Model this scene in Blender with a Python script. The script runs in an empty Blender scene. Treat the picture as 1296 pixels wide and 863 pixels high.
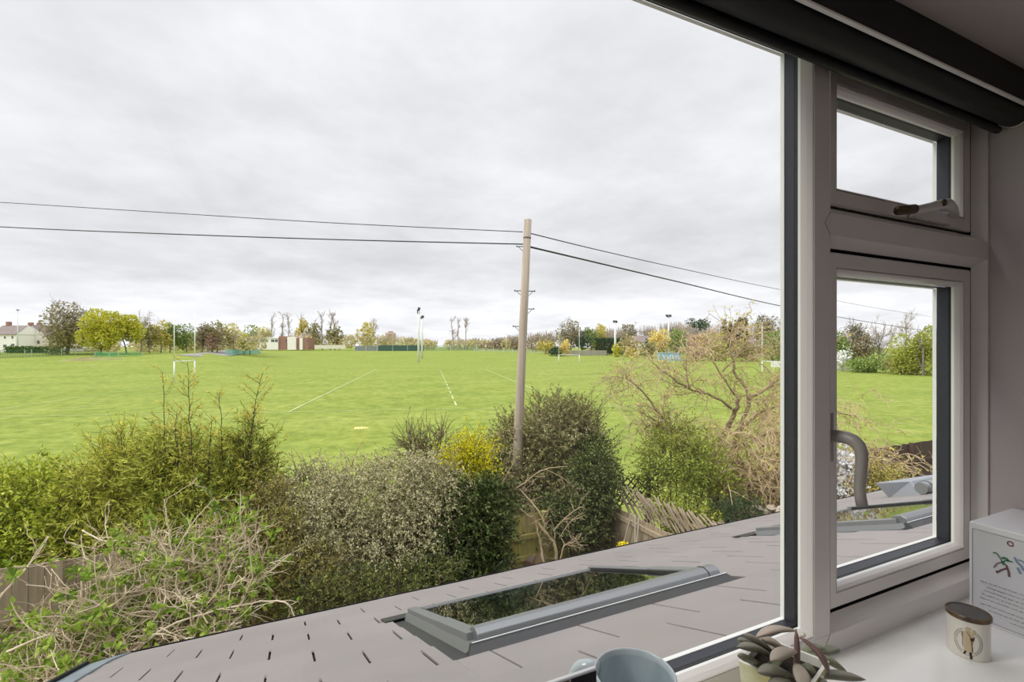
import bpy, math, random
import numpy as np
from mathutils import Vector, Matrix

# ------------------------------------------------------------------ camera, sky, sun, exposure
SC = bpy.context.scene
F, CX, HY = 610.0, 648.0, 438.0            # focal length in pixels, principal column, horizon row
YAW = math.atan(F / (1955.0 - 648.0))      # camera looks this far to the right of the window's normal
SY, CY = math.sin(YAW), math.cos(YAW)
EYE = 4.8                                  # eye height above the garden
cam_d = bpy.data.cameras.new('camera')
cam = bpy.data.objects.new('camera', cam_d)
SC.collection.objects.link(cam)
cam.location = (0, 0, EYE)
cam.rotation_euler = (math.pi / 2, 0, -YAW)
cam_d.sensor_width = 36.0
cam_d.lens = F / 1296.0 * 36.0
cam_d.shift_y = 6.5 / 1296.0
cam_d.clip_start = 0.02
cam_d.clip_end = 3000
SC.camera = cam

SC.view_settings.view_transform = 'Standard'
SC.view_settings.look = 'None'
SC.view_settings.gamma = 1.0
SC.view_settings.use_curve_mapping = False
SC.view_settings.exposure = 0.0
SC.cycles.use_denoising = True
SC.cycles.max_bounces = 10
SC.cycles.diffuse_bounces = 5
SC.cycles.glossy_bounces = 4
SC.cycles.transparent_max_bounces = 16
SC.cycles.sample_clamp_indirect = 6.0

def lin(c):
    """sRGB 0..255 -> linear"""
    o = []
    for v in c[:3]:
        v = v / 255.0
        o.append(v / 12.92 if v <= 0.04045 else ((v + 0.055) / 1.055) ** 2.4)
    return (*o, 1.0)

def build_world():
    w = bpy.data.worlds.new('overcast_sky')
    SC.world = w
    w.use_nodes = True
    nt = w.node_tree
    nt.nodes.clear()
    N = nt.nodes.new
    L = nt.links.new
    out = N('ShaderNodeOutputWorld')
    bg = N('ShaderNodeBackground')
    tc = N('ShaderNodeTexCoord')
    sep = N('ShaderNodeSeparateXYZ')
    L(tc.outputs['Generated'], sep.inputs[0])
    # brightness against elevation: white band over the horizon, grey deck, brighter zenith
    ramp = N('ShaderNodeValToRGB')
    L(sep.outputs['Z'], ramp.inputs[0])
    cr = ramp.color_ramp
    stops = [(0.0, 1.0), (0.05, 1.0), (0.09, 0.96), (0.15, 0.80), (0.22, 0.80), (0.36, 0.86), (0.55, 0.90), (0.75, 0.98), (1.0, 1.0)]
    cr.elements[0].position = stops[0][0]
    cr.elements[1].position = stops[-1][0]
    cr.elements[0].color = (stops[0][1],) * 3 + (1,)
    cr.elements[1].color = (stops[-1][1],) * 3 + (1,)
    for p, v in stops[1:-1]:
        e = cr.elements.new(p)
        e.color = (v, v, v, 1)
    # clouds: project the direction on a flat deck so that they stretch towards the horizon
    zz = N('ShaderNodeMath'); zz.operation = 'ADD'; zz.inputs[1].default_value = 0.16
    L(sep.outputs['Z'], zz.inputs[0])
    dx = N('ShaderNodeMath'); dx.operation = 'DIVIDE'
    dy = N('ShaderNodeMath'); dy.operation = 'DIVIDE'
    L(sep.outputs['X'], dx.inputs[0]); L(zz.outputs[0], dx.inputs[1])
    L(sep.outputs['Y'], dy.inputs[0]); L(zz.outputs[0], dy.inputs[1])
    cmb = N('ShaderNodeCombineXYZ')
    L(dx.outputs[0], cmb.inputs[0]); L(dy.outputs[0], cmb.inputs[1])
    n1 = N('ShaderNodeTexNoise'); n1.inputs['Scale'].default_value = 1.3; n1.inputs['Detail'].default_value = 5; n1.inputs['Roughness'].default_value = 0.55
    L(cmb.outputs[0], n1.inputs['Vector'])
    mr = N('ShaderNodeMapRange')
    mr.inputs['From Min'].default_value = 0.3; mr.inputs['From Max'].default_value = 0.7
    mr.inputs['To Min'].default_value = 0.86; mr.inputs['To Max'].default_value = 1.12
    L(n1.outputs['Fac'], mr.inputs['Value'])
    n2 = N('ShaderNodeTexNoise'); n2.inputs['Scale'].default_value = 3.6; n2.inputs['Detail'].default_value = 6; n2.inputs['Roughness'].default_value = 0.6
    L(cmb.outputs[0], n2.inputs['Vector'])
    mr2 = N('ShaderNodeMapRange')
    mr2.inputs['From Min'].default_value = 0.3; mr2.inputs['From Max'].default_value = 0.7
    mr2.inputs['To Min'].default_value = 0.96; mr2.inputs['To Max'].default_value = 1.05
    L(n2.outputs['Fac'], mr2.inputs['Value'])
    m1 = N('ShaderNodeMath'); m1.operation = 'MULTIPLY'
    L(mr.outputs[0], m1.inputs[0]); L(mr2.outputs[0], m1.inputs[1])
    # zenith boost (an overcast sky is brightest overhead, above the picture)
    zb = N('ShaderNodeMapRange'); zb.interpolation_type = 'SMOOTHSTEP'
    zb.inputs['From Min'].default_value = 0.58; zb.inputs['From Max'].default_value = 0.95
    zb.inputs['To Min'].default_value = 1.0; zb.inputs['To Max'].default_value = 2.3
    L(sep.outputs['Z'], zb.inputs['Value'])
    m2 = N('ShaderNodeMath'); m2.operation = 'MULTIPLY'
    L(m1.outputs[0], m2.inputs[0]); L(zb.outputs[0], m2.inputs[1])
    mix = N('ShaderNodeVectorMath'); mix.operation = 'SCALE'
    L(ramp.outputs[0], mix.inputs[0]); L(m2.outputs[0], mix.inputs['Scale'])
    tint = N('ShaderNodeVectorMath'); tint.operation = 'MULTIPLY'
    tint.inputs[1].default_value = (0.985, 0.985, 1.02)
    L(mix.outputs[0], tint.inputs[0])
    L(tint.outputs[0], bg.inputs['Color'])
    bg.inputs['Strength'].default_value = 1.05
    L(bg.outputs[0], out.inputs[0])
    try:
        w.cycles.sampling_method = 'AUTOMATIC'
    except Exception:
        pass
build_world()

sun_d = bpy.data.lights.new('sun', 'SUN')
sun_d.energy = 2.4
sun_d.angle = math.radians(24)
sun_d.color = (1.0, 0.965, 0.9)
sun = bpy.data.objects.new('sun', sun_d)
SC.collection.objects.link(sun)
sun.location = (-50, 4, 50)
sun.rotation_euler = Vector((0.75, -0.06, -0.65)).to_track_quat('-Z', 'Y').to_euler()

# ------------------------------------------------------------------ geometry of the view
def ray(px, py):
    a = (px - CX) / F
    b = -(py - HY) / F
    return np.array([a * CY + SY, -a * SY + CY, b])
def P(px, py, t):
    """point seen at that pixel, t metres along the optical axis (z relative to the eye)"""
    return ray(px, py) * t
def on_x(px, py, X):
    d = ray(px, py)
    return d * (X / d[0])
def on_y(px, py, Y):
    d = ray(px, py)
    return d * (Y / d[1])

# ------------------------------------------------------------------ mesh builder
class MB:
    def __init__(self):
        self.v = []; self.n = 0; self.q = []; self.t = []; self.g = []
    def add(self, verts, quads=None, tris=None, ngons=None):
        verts = np.asarray(verts, float).reshape(-1, 3)
        if quads is not None and len(quads): self.q.append(np.asarray(quads, int).reshape(-1, 4) + self.n)
        if tris is not None and len(tris): self.t.append(np.asarray(tris, int).reshape(-1, 3) + self.n)
        if ngons:
            for g in ngons: self.g.append([i + self.n for i in g])
        self.v.append(verts); self.n += len(verts)
        return self
    def box(self, lo, hi):
        x0, y0, z0 = lo; x1, y1, z1 = hi
        return self.hexa([(x0,y0,z0),(x1,y0,z0),(x1,y1,z0),(x0,y1,z0),(x0,y0,z1),(x1,y0,z1),(x1,y1,z1),(x0,y1,z1)])
    def hexa(self, c):
        return self.add(c, quads=[(0,3,2,1),(4,5,6,7),(0,1,5,4),(1,2,6,5),(2,3,7,6),(3,0,4,7)])
    def beam(self, a, b, w, h, up=(0,0,1)):
        """square bar from a to b: w sideways, h along up"""
        a = np.array(a, float); b = np.array(b, float); d = b - a; d /= np.linalg.norm(d) + 1e-9
        s = np.cross(d, up); s /= np.linalg.norm(s) + 1e-9
        u = np.cross(s, d)
        s *= w / 2; u *= h / 2
        return self.hexa([a-s-u, a+s-u, b+s-u, b-s-u, a-s+u, a+s+u, b+s+u, b-s+u])
    def poly(self, pts):
        return self.add(pts, ngons=[list(range(len(pts)))])
    def prism(self, pts, off):
        """extrude a planar outline by the vector off"""
        pts = np.array(pts, float); k = len(pts)
        v = np.vstack([pts, pts + np.array(off, float)])
        return self.add(v, quads=[(i, (i+1) % k, k + (i+1) % k, k + i) for i in range(k)],
                        ngons=[list(range(k))[::-1], list(range(k, 2*k))])
    def tube(self, pts, r, n=8, cap=True, flat=None, ref=None):
        """tube along a polyline; r a number or a list; flat=(axis, factor) squashes the section"""
        pts = np.array(pts, float); k = len(pts)
        r = np.full(k, float(r)) if np.isscalar(r) else np.array(r, float)
        d = np.gradient(pts, axis=0); d /= np.linalg.norm(d, axis=1, keepdims=True) + 1e-9
        if ref is None: ref = np.array([0, 0, 1.0]) if abs(d[:, 2]).mean() < 0.85 else np.array([1.0, 0, 0])
        s = np.cross(d, np.array(ref, float)); s /= np.linalg.norm(s, axis=1, keepdims=True) + 1e-9
        u = np.cross(s, d)
        an = np.arange(n) * 2 * math.pi / n
        off = np.cos(an)[None, :, None] * s[:, None, :] + np.sin(an)[None, :, None] * u[:, None, :]
        off = off * r[:, None, None]
        if flat is not None:
            ax = np.array(flat[0], float); ax /= np.linalg.norm(ax)
            off = off + (off @ ax)[..., None] * ax * (flat[1] - 1)
        v = (pts[:, None, :] + off).reshape(-1, 3)
        q = [(i*n+j, i*n+(j+1) % n, (i+1)*n+(j+1) % n, (i+1)*n+j) for i in range(k-1) for j in range(n)]
        g = [list(range(n))[::-1], list(range((k-1)*n, k*n))] if cap else None
        return self.add(v, quads=q, ngons=g)
    def lathe(self, prof, c, n=32, axis='z'):
        """prof: (radius, height) pairs"""
        c = np.array(c, float); k = len(prof)
        an = np.arange(n) * 2 * math.pi / n
        v = np.array([[c[0] + r*math.cos(a), c[1] + r*math.sin(a), c[2] + h] for r, h in prof for a in an])
        q = [(i*n+j, i*n+(j+1) % n, (i+1)*n+(j+1) % n, (i+1)*n+j) for i in range(k-1) for j in range(n)]
        return self.add(v, quads=q)
    def ring(self, x0, x1, z0, z1, prof):
        """mitred window frame: prof = (inset, y) pairs swept round the rectangle"""
        k = len(prof); v = []
        for i, y in prof:
            v += [(x0+i, y, z0+i), (x1-i, y, z0+i), (x1-i, y, z1-i), (x0+i, y, z1-i)]
        q = [(a*4+j, a*4+(j+1) % 4, (a+1)*4+(j+1) % 4, (a+1)*4+j) for a in range(k-1) for j in range(4)]
        return self.add(v, quads=q)
    def sticks(self, A, B, ra, rb, n=3):
        """many tapered rods at once"""
        A = np.asarray(A, float); B = np.asarray(B, float); N = len(A)
        if N == 0: return self
        ra = np.broadcast_to(np.asarray(ra, float), (N,)); rb = np.broadcast_to(np.asarray(rb, float), (N,))
        d = B - A; d = d / (np.linalg.norm(d, axis=1, keepdims=True) + 1e-9)
        ref = np.where(np.abs(d[:, 2:3]) > 0.8, np.array([[1.0, 0, 0]]), np.array([[0, 0, 1.0]]))
        s = np.cross(d, ref); s /= np.linalg.norm(s, axis=1, keepdims=True) + 1e-9
        u = np.cross(s, d)
        an = np.arange(n) * 2 * math.pi / n
        off = np.cos(an)[None, :, None] * s[:, None, :] + np.sin(an)[None, :, None] * u[:, None, :]
        v = np.concatenate([A[:, None, :] + off * ra[:, None, None], B[:, None, :] + off * rb[:, None, None]], axis=1)
        base = (np.arange(N) * 2 * n)[:, None]
        q = np.concatenate([np.stack([base[:, 0]+j, base[:, 0]+(j+1) % n, base[:, 0]+n+(j+1) % n, base[:, 0]+n+j], 1) for j in range(n)])
        return self.add(v.reshape(-1, 3), quads=q)
    def leaves(self, C, D, L, W, rng, fold=0.25, shape=0.45):
        """many leaves: C base, D direction, L length, W width; each two folded triangles"""
        C = np.asarray(C, float); D = np.asarray(D, float); N = len(C)
        if N == 0: return self
        D = D / (np.linalg.norm(D, axis=1, keepdims=True) + 1e-9)
        R = rng.normal(size=(N, 3))
        S = np.cross(D, R); S /= np.linalg.norm(S, axis=1, keepdims=True) + 1e-9
        U = np.cross(S, D)
        L = np.broadcast_to(np.asarray(L, float), (N,))[:, None]; W = np.broadcast_to(np.asarray(W, float), (N,))[:, None]
        tip = C + D * L
        m = C + D * L * shape
        l = m + S * W / 2 + U * W * fold
        r = m - S * W / 2 + U * W * fold
        v = np.stack([C, r, tip, l], 1).reshape(-1, 3)
        b = np.arange(N) * 4
        return self.add(v, tris=np.concatenate([np.stack([b, b+1, b+2], 1), np.stack([b, b+2, b+3], 1)]))
    def build(self, name, mat, parent=None, smooth=False, props=None, bevel=0.0, solid=None):
        V = np.vstack(self.v) + np.array([0, 0, EYE])
        org = np.array([0.0, 0, 0])
        if parent is not None:
            r = parent
            while r.parent is not None: r = r.parent
            org = np.array(r.location)
        else:
            org = np.array([(V[:, 0].min()+V[:, 0].max())/2, (V[:, 1].min()+V[:, 1].max())/2, V[:, 2].min()])
        V = V - org
        polys = []
        loops = []; starts = []; tot = []
        cnt = 0
        for arr, k in ((self.q, 4), (self.t, 3)):
            if arr:
                a = np.concatenate(arr); loops.append(a.ravel())
                starts.append(cnt + np.arange(len(a)) * k); tot.append(np.full(len(a), k)); cnt += a.size
        for g in self.g:
            loops.append(np.array(g)); starts.append(np.array([cnt])); tot.append(np.array([len(g)])); cnt += len(g)
        loops = np.concatenate(loops).astype(np.int32); starts = np.concatenate(starts).astype(np.int32); tot = np.concatenate(tot).astype(np.int32)
        me = bpy.data.meshes.new(name)
        me.vertices.add(len(V)); me.vertices.foreach_set('co', V.astype(np.float32).ravel())
        me.loops.add(len(loops)); me.loops.foreach_set('vertex_index', loops)
        me.polygons.add(len(starts)); me.polygons.foreach_set('loop_start', starts); me.polygons.foreach_set('loop_total', tot)
        me.update(calc_edges=True); me.validate()
        me.polygons.foreach_set('use_smooth', np.full(len(me.polygons), bool(smooth)))
        me.materials.append(mat)
        o = bpy.data.objects.new(name, me)
        SC.collection.objects.link(o)
        if parent is not None: o.parent = parent
        else: o.location = org
        if bevel:
            b = o.modifiers.new('bevel', 'BEVEL'); b.width = bevel; b.segments = 2; b.limit_method = 'ANGLE'
        if props:
            for k, v in props.items(): o[k] = v
        return o

def thing(name, label, cat, loc, group=None):
    o = bpy.data.objects.new(name, None)
    o.empty_display_size = 0.1
    SC.collection.objects.link(o)
    o.location = (loc[0], loc[1], loc[2] + EYE)
    o['label'] = label; o['category'] = cat
    if group: o['group'] = group
    return o
def tag(o, label, cat, group=None, kind=None):
    o['label'] = label; o['category'] = cat
    if group: o['group'] = group
    if kind: o['kind'] = kind
    return o
def structure(o, label=None):
    o['kind'] = 'structure'
    if label: o['label'] = label
    return o

# ------------------------------------------------------------------ materials
def mat(name, col, rough=0.6, metal=0.0, noise=None, bump=None, spec=0.5, emit=None):
    """noise=(scale, colour2, stretch) mixes a second colour; bump=(scale, strength)"""
    m = bpy.data.materials.new(name); m.use_nodes = True
    nt = m.node_tree; b = nt.nodes['Principled BSDF']
    b.inputs['Base Color'].default_value = lin(col)
    b.inputs['Roughness'].default_value = rough
    b.inputs['Metallic'].default_value = metal
    b.inputs['Specular IOR Level'].default_value = spec
    tc = nt.nodes.new('ShaderNodeTexCoord')
    if noise:
        n = nt.nodes.new('ShaderNodeTexNoise'); n.inputs['Scale'].default_value = noise[0]; n.inputs['Detail'].default_value = 6
        mp = nt.nodes.new('ShaderNodeMapping'); mp.inputs['Scale'].default_value = noise[2] if len(noise) > 2 else (1, 1, 1)
        nt.links.new(tc.outputs['Object'], mp.inputs[0]); nt.links.new(mp.outputs[0], n.inputs['Vector'])
        r = nt.nodes.new('ShaderNodeValToRGB')
        r.color_ramp.elements[0].position = 0.32; r.color_ramp.elements[1].position = 0.68
        r.color_ramp.elements[0].color = lin(col); r.color_ramp.elements[1].color = lin(noise[1])
        nt.links.new(n.outputs['Fac'], r.inputs[0]); nt.links.new(r.outputs[0], b.inputs['Base Color'])
    if bump:
        n = nt.nodes.new('ShaderNodeTexNoise'); n.inputs['Scale'].default_value = bump[0]; n.inputs['Detail'].default_value = 5
        nt.links.new(tc.outputs['Object'], n.inputs['Vector'])
        bp = nt.nodes.new('ShaderNodeBump'); bp.inputs['Strength'].default_value = bump[1]; bp.inputs['Distance'].default_value = 0.01
        nt.links.new(n.outputs['Fac'], bp.inputs['Height']); nt.links.new(bp.outputs[0], b.inputs['Normal'])
    if emit:
        b.inputs['Emission Color'].default_value = lin(emit[0]); b.inputs['Emission Strength'].default_value = emit[1]
    return m

def lift_(c, k):
    return (*[min(v*k, .85) for v in lin(c)[:3]], 1.0)
def leaf_mat(name, cols, trans=0.35, gloss=0.0, patch=0.0, patch_scale=1.0, lift=1.85):
    """leaf colours spread over single leaves (random per island), and over patches of the plant"""
    m = bpy.data.materials.new(name); m.use_nodes = True
    nt = m.node_tree; nt.nodes.clear()
    N = nt.nodes.new; L = nt.links.new
    out = N('ShaderNodeOutputMaterial')
    geo = N('ShaderNodeNewGeometry')
    r = N('ShaderNodeValToRGB')
    src = geo.outputs['Random Per Island']
    if patch > 0:
        tc = N('ShaderNodeTexCoord'); n = N('ShaderNodeTexNoise'); n.inputs['Scale'].default_value = patch_scale; n.inputs['Detail'].default_value = 2
        L(tc.outputs['Object'], n.inputs['Vector'])
        mr = N('ShaderNodeMapRange'); mr.inputs['From Min'].default_value = 0.3; mr.inputs['From Max'].default_value = 0.7
        L(n.outputs['Fac'], mr.inputs['Value'])
        mx = N('ShaderNodeMix'); mx.inputs[0].default_value = patch
        L(geo.outputs['Random Per Island'], mx.inputs[2]); L(mr.outputs[0], mx.inputs[3])
        src = mx.outputs[0]
    L(src, r.inputs[0])
    el = r.color_ramp.elements
    k = len(cols)
    el[0].position = 0.0; el[0].color = lift_(cols[0], lift)
    el[1].position = 1.0; el[1].color = lift_(cols[-1], lift)
    for i in range(1, k-1):
        e = el.new(i / (k-1)); e.color = lift_(cols[i], lift)
    d = N('ShaderNodeBsdfDiffuse'); t = N('ShaderNodeBsdfTranslucent'); mx2 = N('ShaderNodeMixShader')
    mx2.inputs[0].default_value = trans*.6
    L(r.outputs[0], d.inputs[0]); L(r.outputs[0], t.inputs[0])
    L(d.outputs[0], mx2.inputs[1]); L(t.outputs[0], mx2.inputs[2])
    last = mx2.outputs[0]
    if gloss > 0:
        g = N('ShaderNodeBsdfGlossy'); g.inputs['Roughness'].default_value = 0.35; g.inputs[0].default_value = (1, 1, 1, 1)
        mx3 = N('ShaderNodeMixShader'); mx3.inputs[0].default_value = gloss
        L(last, mx3.inputs[1]); L(g.outputs[0], mx3.inputs[2]); last = mx3.outputs[0]
    L(last, out.inputs[0])
    return m

def glass_mat(name, tint=(0.985, 0.99, 0.988), refl=0.016, rough=0.0):
    m = bpy.data.materials.new(name); m.use_nodes = True
    nt = m.node_tree; nt.nodes.clear()
    N = nt.nodes.new; L = nt.links.new
    out = N('ShaderNodeOutputMaterial'); mx = N('ShaderNodeMixShader')
    t = N('ShaderNodeBsdfTransparent'); t.inputs[0].default_value = (*tint, 1)
    g = N('ShaderNodeBsdfGlossy'); g.inputs['Roughness'].default_value = rough; g.inputs[0].default_value = (1, 1, 1, 1)
    mx.inputs[0].default_value = refl
    L(t.outputs[0], mx.inputs[1]); L(g.outputs[0], mx.inputs[2])
    L(mx.outputs[0], out.inputs[0])
    return m
# ------------------------------------------------------------------ the room
D0 = 0.55                                  # window frame's inner face
M_wall = mat('wall_paint', (186, 176, 176), 0.85, noise=(3.0, (182, 172, 172)), bump=(90, 0.05))
M_ceil = mat('ceiling_paint', (188, 178, 174), 0.9, bump=(70, 0.04))
M_floor = mat('carpet', (92, 84, 78), 0.95, noise=(60, (76, 70, 64)), bump=(300, 0.3))
M_upvc = mat('white_upvc', (214, 208, 204), 0.32)
M_upvc2 = mat('sky_lit_upvc_edge', (236, 236, 232), 0.25)  # lighter copy of the plastic, paints the edges as lit by the sky
M_gasket = mat('black_gasket', (10, 10, 11), 0.55)
M_spacer = mat('grey_spacer', (48, 50, 58), 0.45, metal=0.3)
M_glass = glass_mat('window_glass')
M_sill = mat('white_sill', (234, 232, 229), 0.16, bump=(10, 0.02), spec=.5)

ZC, ZS, ZF = 0.587, -0.565, -1.47          # ceiling, sill top, floor (relative to the eye)
XR, XL, YB = 1.49, -2.6, -3.6
structure(MB().box((XR, YB-.1, ZF-.1), (XR+.12, D0+.058, ZC+.1)).build('wall_right', M_wall))
structure(MB().box((XL-.12, YB-.1, ZF-.1), (XL, D0+.058, ZC+.1)).build('wall_left', M_wall))
structure(MB().box((XL-.1, YB-.12, ZF-.1), (XR+.1, YB, ZC+.1)).build('wall_back', M_wall))
RX0, RX1, RY0, RY1 = -1.7, 1.1, -1.85, -.22    # unseen opening added behind the camera, lets in fill light
structure(MB().box((XL-.1, YB-.1, ZC), (XR+.1, RY0, ZC+.1)).box((XL-.1, RY1, ZC), (XR+.1, D0+.058, ZC+.1)).box((XL-.1, RY0, ZC), (RX0, RY1, ZC+.1)).box((RX1, RY0, ZC), (XR+.1, RY1, ZC+.1)).build('ceiling', M_ceil))
structure(MB().box((XL-.1, YB-.1, ZF-.12), (XR+.1, D0+.1, ZF), ).build('floor', M_floor))
M_ext = mat('cream_render', (205, 198, 188), 0.9, bump=(120, 0.1))
wf = MB().box((XL-.1, D0+.005, ZF-.1), (XR+.12, D0+.10, ZS-.03)).box((XL-.1, D0+.0, -.565), (-1.62, D0+.1, ZC))
structure(wf.build('wall_front', M_ext))
sl = MB().box((XL, .22, ZS-.03), (XR, D0+.06, ZS))
sill = structure(sl.build('windowsill', M_sill, bevel=0.006))

# ------------------------------------------------------------------ the window
win = bpy.data.objects.new('window_1', None); SC.collection.objects.link(win)
win.location = (0.3, D0, ZS + EYE); win['kind'] = 'structure'
win['label'] = 'white plastic window with one wide fixed pane and a narrow opening side'
FX0, FX1, FZ0, FZ1 = -1.60, .851, -.5195, .555       # wide fixed light, at the face edge
AX0, AX1 = .896, 1.482                                 # opening side
CZ0, CZ1 = -.524, .2024                                # casement opening
VZ0, VZ1 = .2443, .555                                 # vent opening
YO = .612
fr = MB()
fr.box((FX1, D0, CZ0), (AX0, YO, FZ1))                                  # mullion
fr.box((-1.62, D0, ZS), (FX1, YO, FZ0)).box((FX1, D0, ZS), (XR, YO, CZ0))  # bottom rail
fr.box((-1.62, D0, FZ1), (XR, YO, ZC))                                  # head
fr.box((-1.62, D0, FZ0), (FX0, YO, FZ1))                                # far left jamb
fr.box((AX1, D0, CZ0), (XR, YO, VZ1))                                   # right jamb
fr.box((AX0, D0, CZ1), (AX1, YO, VZ0))                                  # transom
fo = fr.build('window_frame', M_upvc, win, bevel=0.0012)
ch = [(0, D0), (.015, .571), (.017, .574)]
MB().ring(AX0, AX1, CZ0, CZ1, ch).ring(AX0, AX1, VZ0, VZ1, ch).build('rebate', M_upvc, win)
gp = [(.0165, .5735), (.0165, .60), (.06, .604)]
MB().ring(AX0, AX1, CZ0, CZ1, gp).ring(AX0, AX1, VZ0, VZ1, gp).build('weather_seal', M_gasket, win)
# mitre joints where mullion meets rails
mj = MB()
for z0, s in ((CZ0, -1), (VZ0, -1), (CZ1, 1)):
    mj.beam((AX0, D0-.0002, z0), (AX0-.016, D0-.0002, z0 + s*.021), .0006, .0006, up=(0, 1, 0))
mj.build('mitre_joint', mat('joint_line', (120, 114, 112), 0.6), win)

# fixed light: bead, lip, gasket, spacer, outer edge
MB().ring(FX0, FX1, FZ0, FZ1, [(0, D0), (.0005, .5545), (.0013, .5545), (.0016, .5512), (.0030, .5530), (.0062, .5600), (.0085, .5672), (.0092, .5695)]).build('glazing_bead', M_upvc, win, smooth=False)
MB().ring(FX0, FX1, FZ0, FZ1, [(.0092, .5695), (.0092, .5745)]).build('bead_lip', M_upvc2, win)
MB().ring(FX0, FX1, FZ0, FZ1, [(.0090, .5745), (.0090, .5815)]).build('glazing_gasket', M_gasket, win)
MB().ring(FX0, FX1, FZ0, FZ1, [(.0094, .5815), (.0094, .6005)]).build('spacer_bar', M_spacer, win)
MB().ring(FX0, FX1, FZ0, FZ1, [(.0105, .6005), (.0105, .6080), (.004, .6095)]).build('outer_lip', M_upvc2, win)
MB().box((FX0+.004, .5760, FZ0+.004), (FX1-.004, .6000, FZ1-.004)).build('fixed_pane', M_glass, win)

def sash(name, z0, z1):
    root = bpy.data.objects.new(name, None); SC.collection.objects.link(root)
    root.parent = win
    i0 = .022
    x0, x1, a, b = AX0+i0, AX1-i0, z0+i0, z1-i0
    MB().ring(x0, x1, a, b, [(.006, .60), (.0035, .588), (.0012, .580), (.0015, .5745), (.005, .5712), (.0302, .5712), (.0310, .5750)]).build('sash_frame', M_upvc, root)
    MB().ring(x0, x1, a, b, [(.0310, .5750), (.0318, .5750), (.0324, .5716), (.0345, .5724), (.0380, .5770), (.0405, .5835), (.0412, .5865)]).build('glazing_bead', M_upvc, root)
    MB().ring(x0, x1, a, b, [(.0412, .5865), (.0412, .5920)]).build('bead_lip', M_upvc2, root)
    MB().ring(x0, x1, a, b, [(.0410, .5920), (.0410, .5975)]).build('glazing_gasket', M_gasket, root)
    MB().ring(x0, x1, a, b, [(.0414, .5975), (.0414, .6200)]).build('spacer_bar', M_spacer, root)
    MB().ring(x0, x1, a, b, [(.0425, .6200), (.0425, .6275), (.034, .629)]).build('outer_lip', M_upvc2, root)
    MB().box((x0+.036, .5935, a+.036), (x1-.036, .6195, b-.036)).build('pane', M_glass, root)
    mt = MB()
    for zz, s in ((a, 1), (b, -1)):
        mt.beam((x1-.0005, .5709, zz+.0005*s), (x1-.0405, .5712 + .0, zz+.0405*s), .0007, .0006, up=(0, 1, 0))
    return root
cas = sash('casement_sash', CZ0, CZ1)
vent = sash('vent_sash', VZ0, VZ1)

# casement handle on the left stile (blade hangs down)
M_handle = mat('grey_white_handle', (150, 144, 138), 0.4)
M_handle2 = mat('pale_handle', (205, 200, 194), 0.3)
M_brass = mat('worn_brass', (88, 72, 48), 0.4, metal=0.4)
h = MB()
hx = .917
h.box((hx-.011, .563, -.215), (hx+.010, .5715, -.125))
h.tube([(hx, .566, -.168), (hx, .550, -.1655), (hx, .534, -.1655), (hx, .522, -.1685), (hx, .5140, -.1755), (hx, .5095, -.186), (hx, .5085, -.20), (hx, .5100, -.222), (hx, .5120, -.245), (hx, .5110, -.264), (hx, .5080, -.281)],
       [.0115, .0115, .0115, .0112, .0106, .0100, .0096, .0092, .0090, .0090, .0092], n=16, ref=(1, 0, 0))
ho = h.build('handle', M_handle, cas, smooth=True)
kb = MB().tube([(hx+.006, .517, -.174), (hx+.009, .5085, -.176)], [.0042, .0038], n=12)
kb.build('lock_button', M_gasket, cas, smooth=True)

# vent handle: rounded base plate on the bottom rail with a cranked lever lying along it
vb = MB()
pl = []
for k in range(13):
    a = math.pi * k / 12
    pl.append((1.262 + .076*math.cos(a), .5712, .268 + .030*math.sin(a)))
vb.prism(pl, (0, -.016, 0))
vbo = vb.build('handle_base', M_handle2, vent, bevel=.004)
vl = MB()
vl.tube([(1.338, .552, .290), (1.30, .540, .297), (1.262, .532, .300), (1.225, .531, .293), (1.19, .532, .284), (1.155, .534, .276), (1.125, .536, .272)],
        [.0085, .0095, .0105, .0100, .0090, .0085, .0080], n=12)
vlo = vl.build('handle_lever', M_handle2, vent, smooth=True)
MB().tube([(1.136, .5335, .274), (1.088, .537, .2665)], [.0098, .0092], n=12).build('handle_tip', M_brass, vent, smooth=True)
MB().tube([(1.222, .5245, .2945), (1.222, .5185, .2945)], [.0078, .0070], n=12).build('pivot_screw', M_brass, vent, smooth=True)

# ------------------------------------------------------------------ roller blind over the window
M_blind = mat('charcoal_blind_fabric', (34, 34, 37), 0.62, bump=(500, 0.08))
M_fascia = mat('black_fascia', (14, 13, 14), 0.6)
M_trim = mat('pale_trim', (238, 236, 230), 0.35)
rb = thing('roller_blind', 'dark charcoal roller blind rolled up above the window', 'blind', (.2, .50, .50))
BX0, BX1 = -1.55, 1.484
rl = MB()
rl.tube([(BX0, .503, .519), (BX1-.006, .503, .519)], .026, n=32)
rl.build('roll', M_blind, rb, smooth=True)
fb = MB().box((BX0, .5285, .489), (BX1-.01, .5293, .519)).build('hanging_fabric', M_blind, rb)
MB().tube([(BX0, .529, .4935), (BX1-.012, .529, .4935)], .0078, n=16).build('hem_bar', M_fascia, rb, smooth=True)
MB().tube([(BX1-.006, .503, .519), (BX1-.002, .503, .519)], .0272, n=32).build('end_cap', M_trim, rb)
MB().box((BX0, .466, .5175), (BX1, .4705, ZC-.001)).build('fascia', M_fascia, rb)
MB().box((BX0, .4645, .5140), (BX1, .4715, .5175)).build('fascia_lit_lip', M_trim, rb)  # near-white strip, paints the lit lower lip of the black fascia

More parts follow.
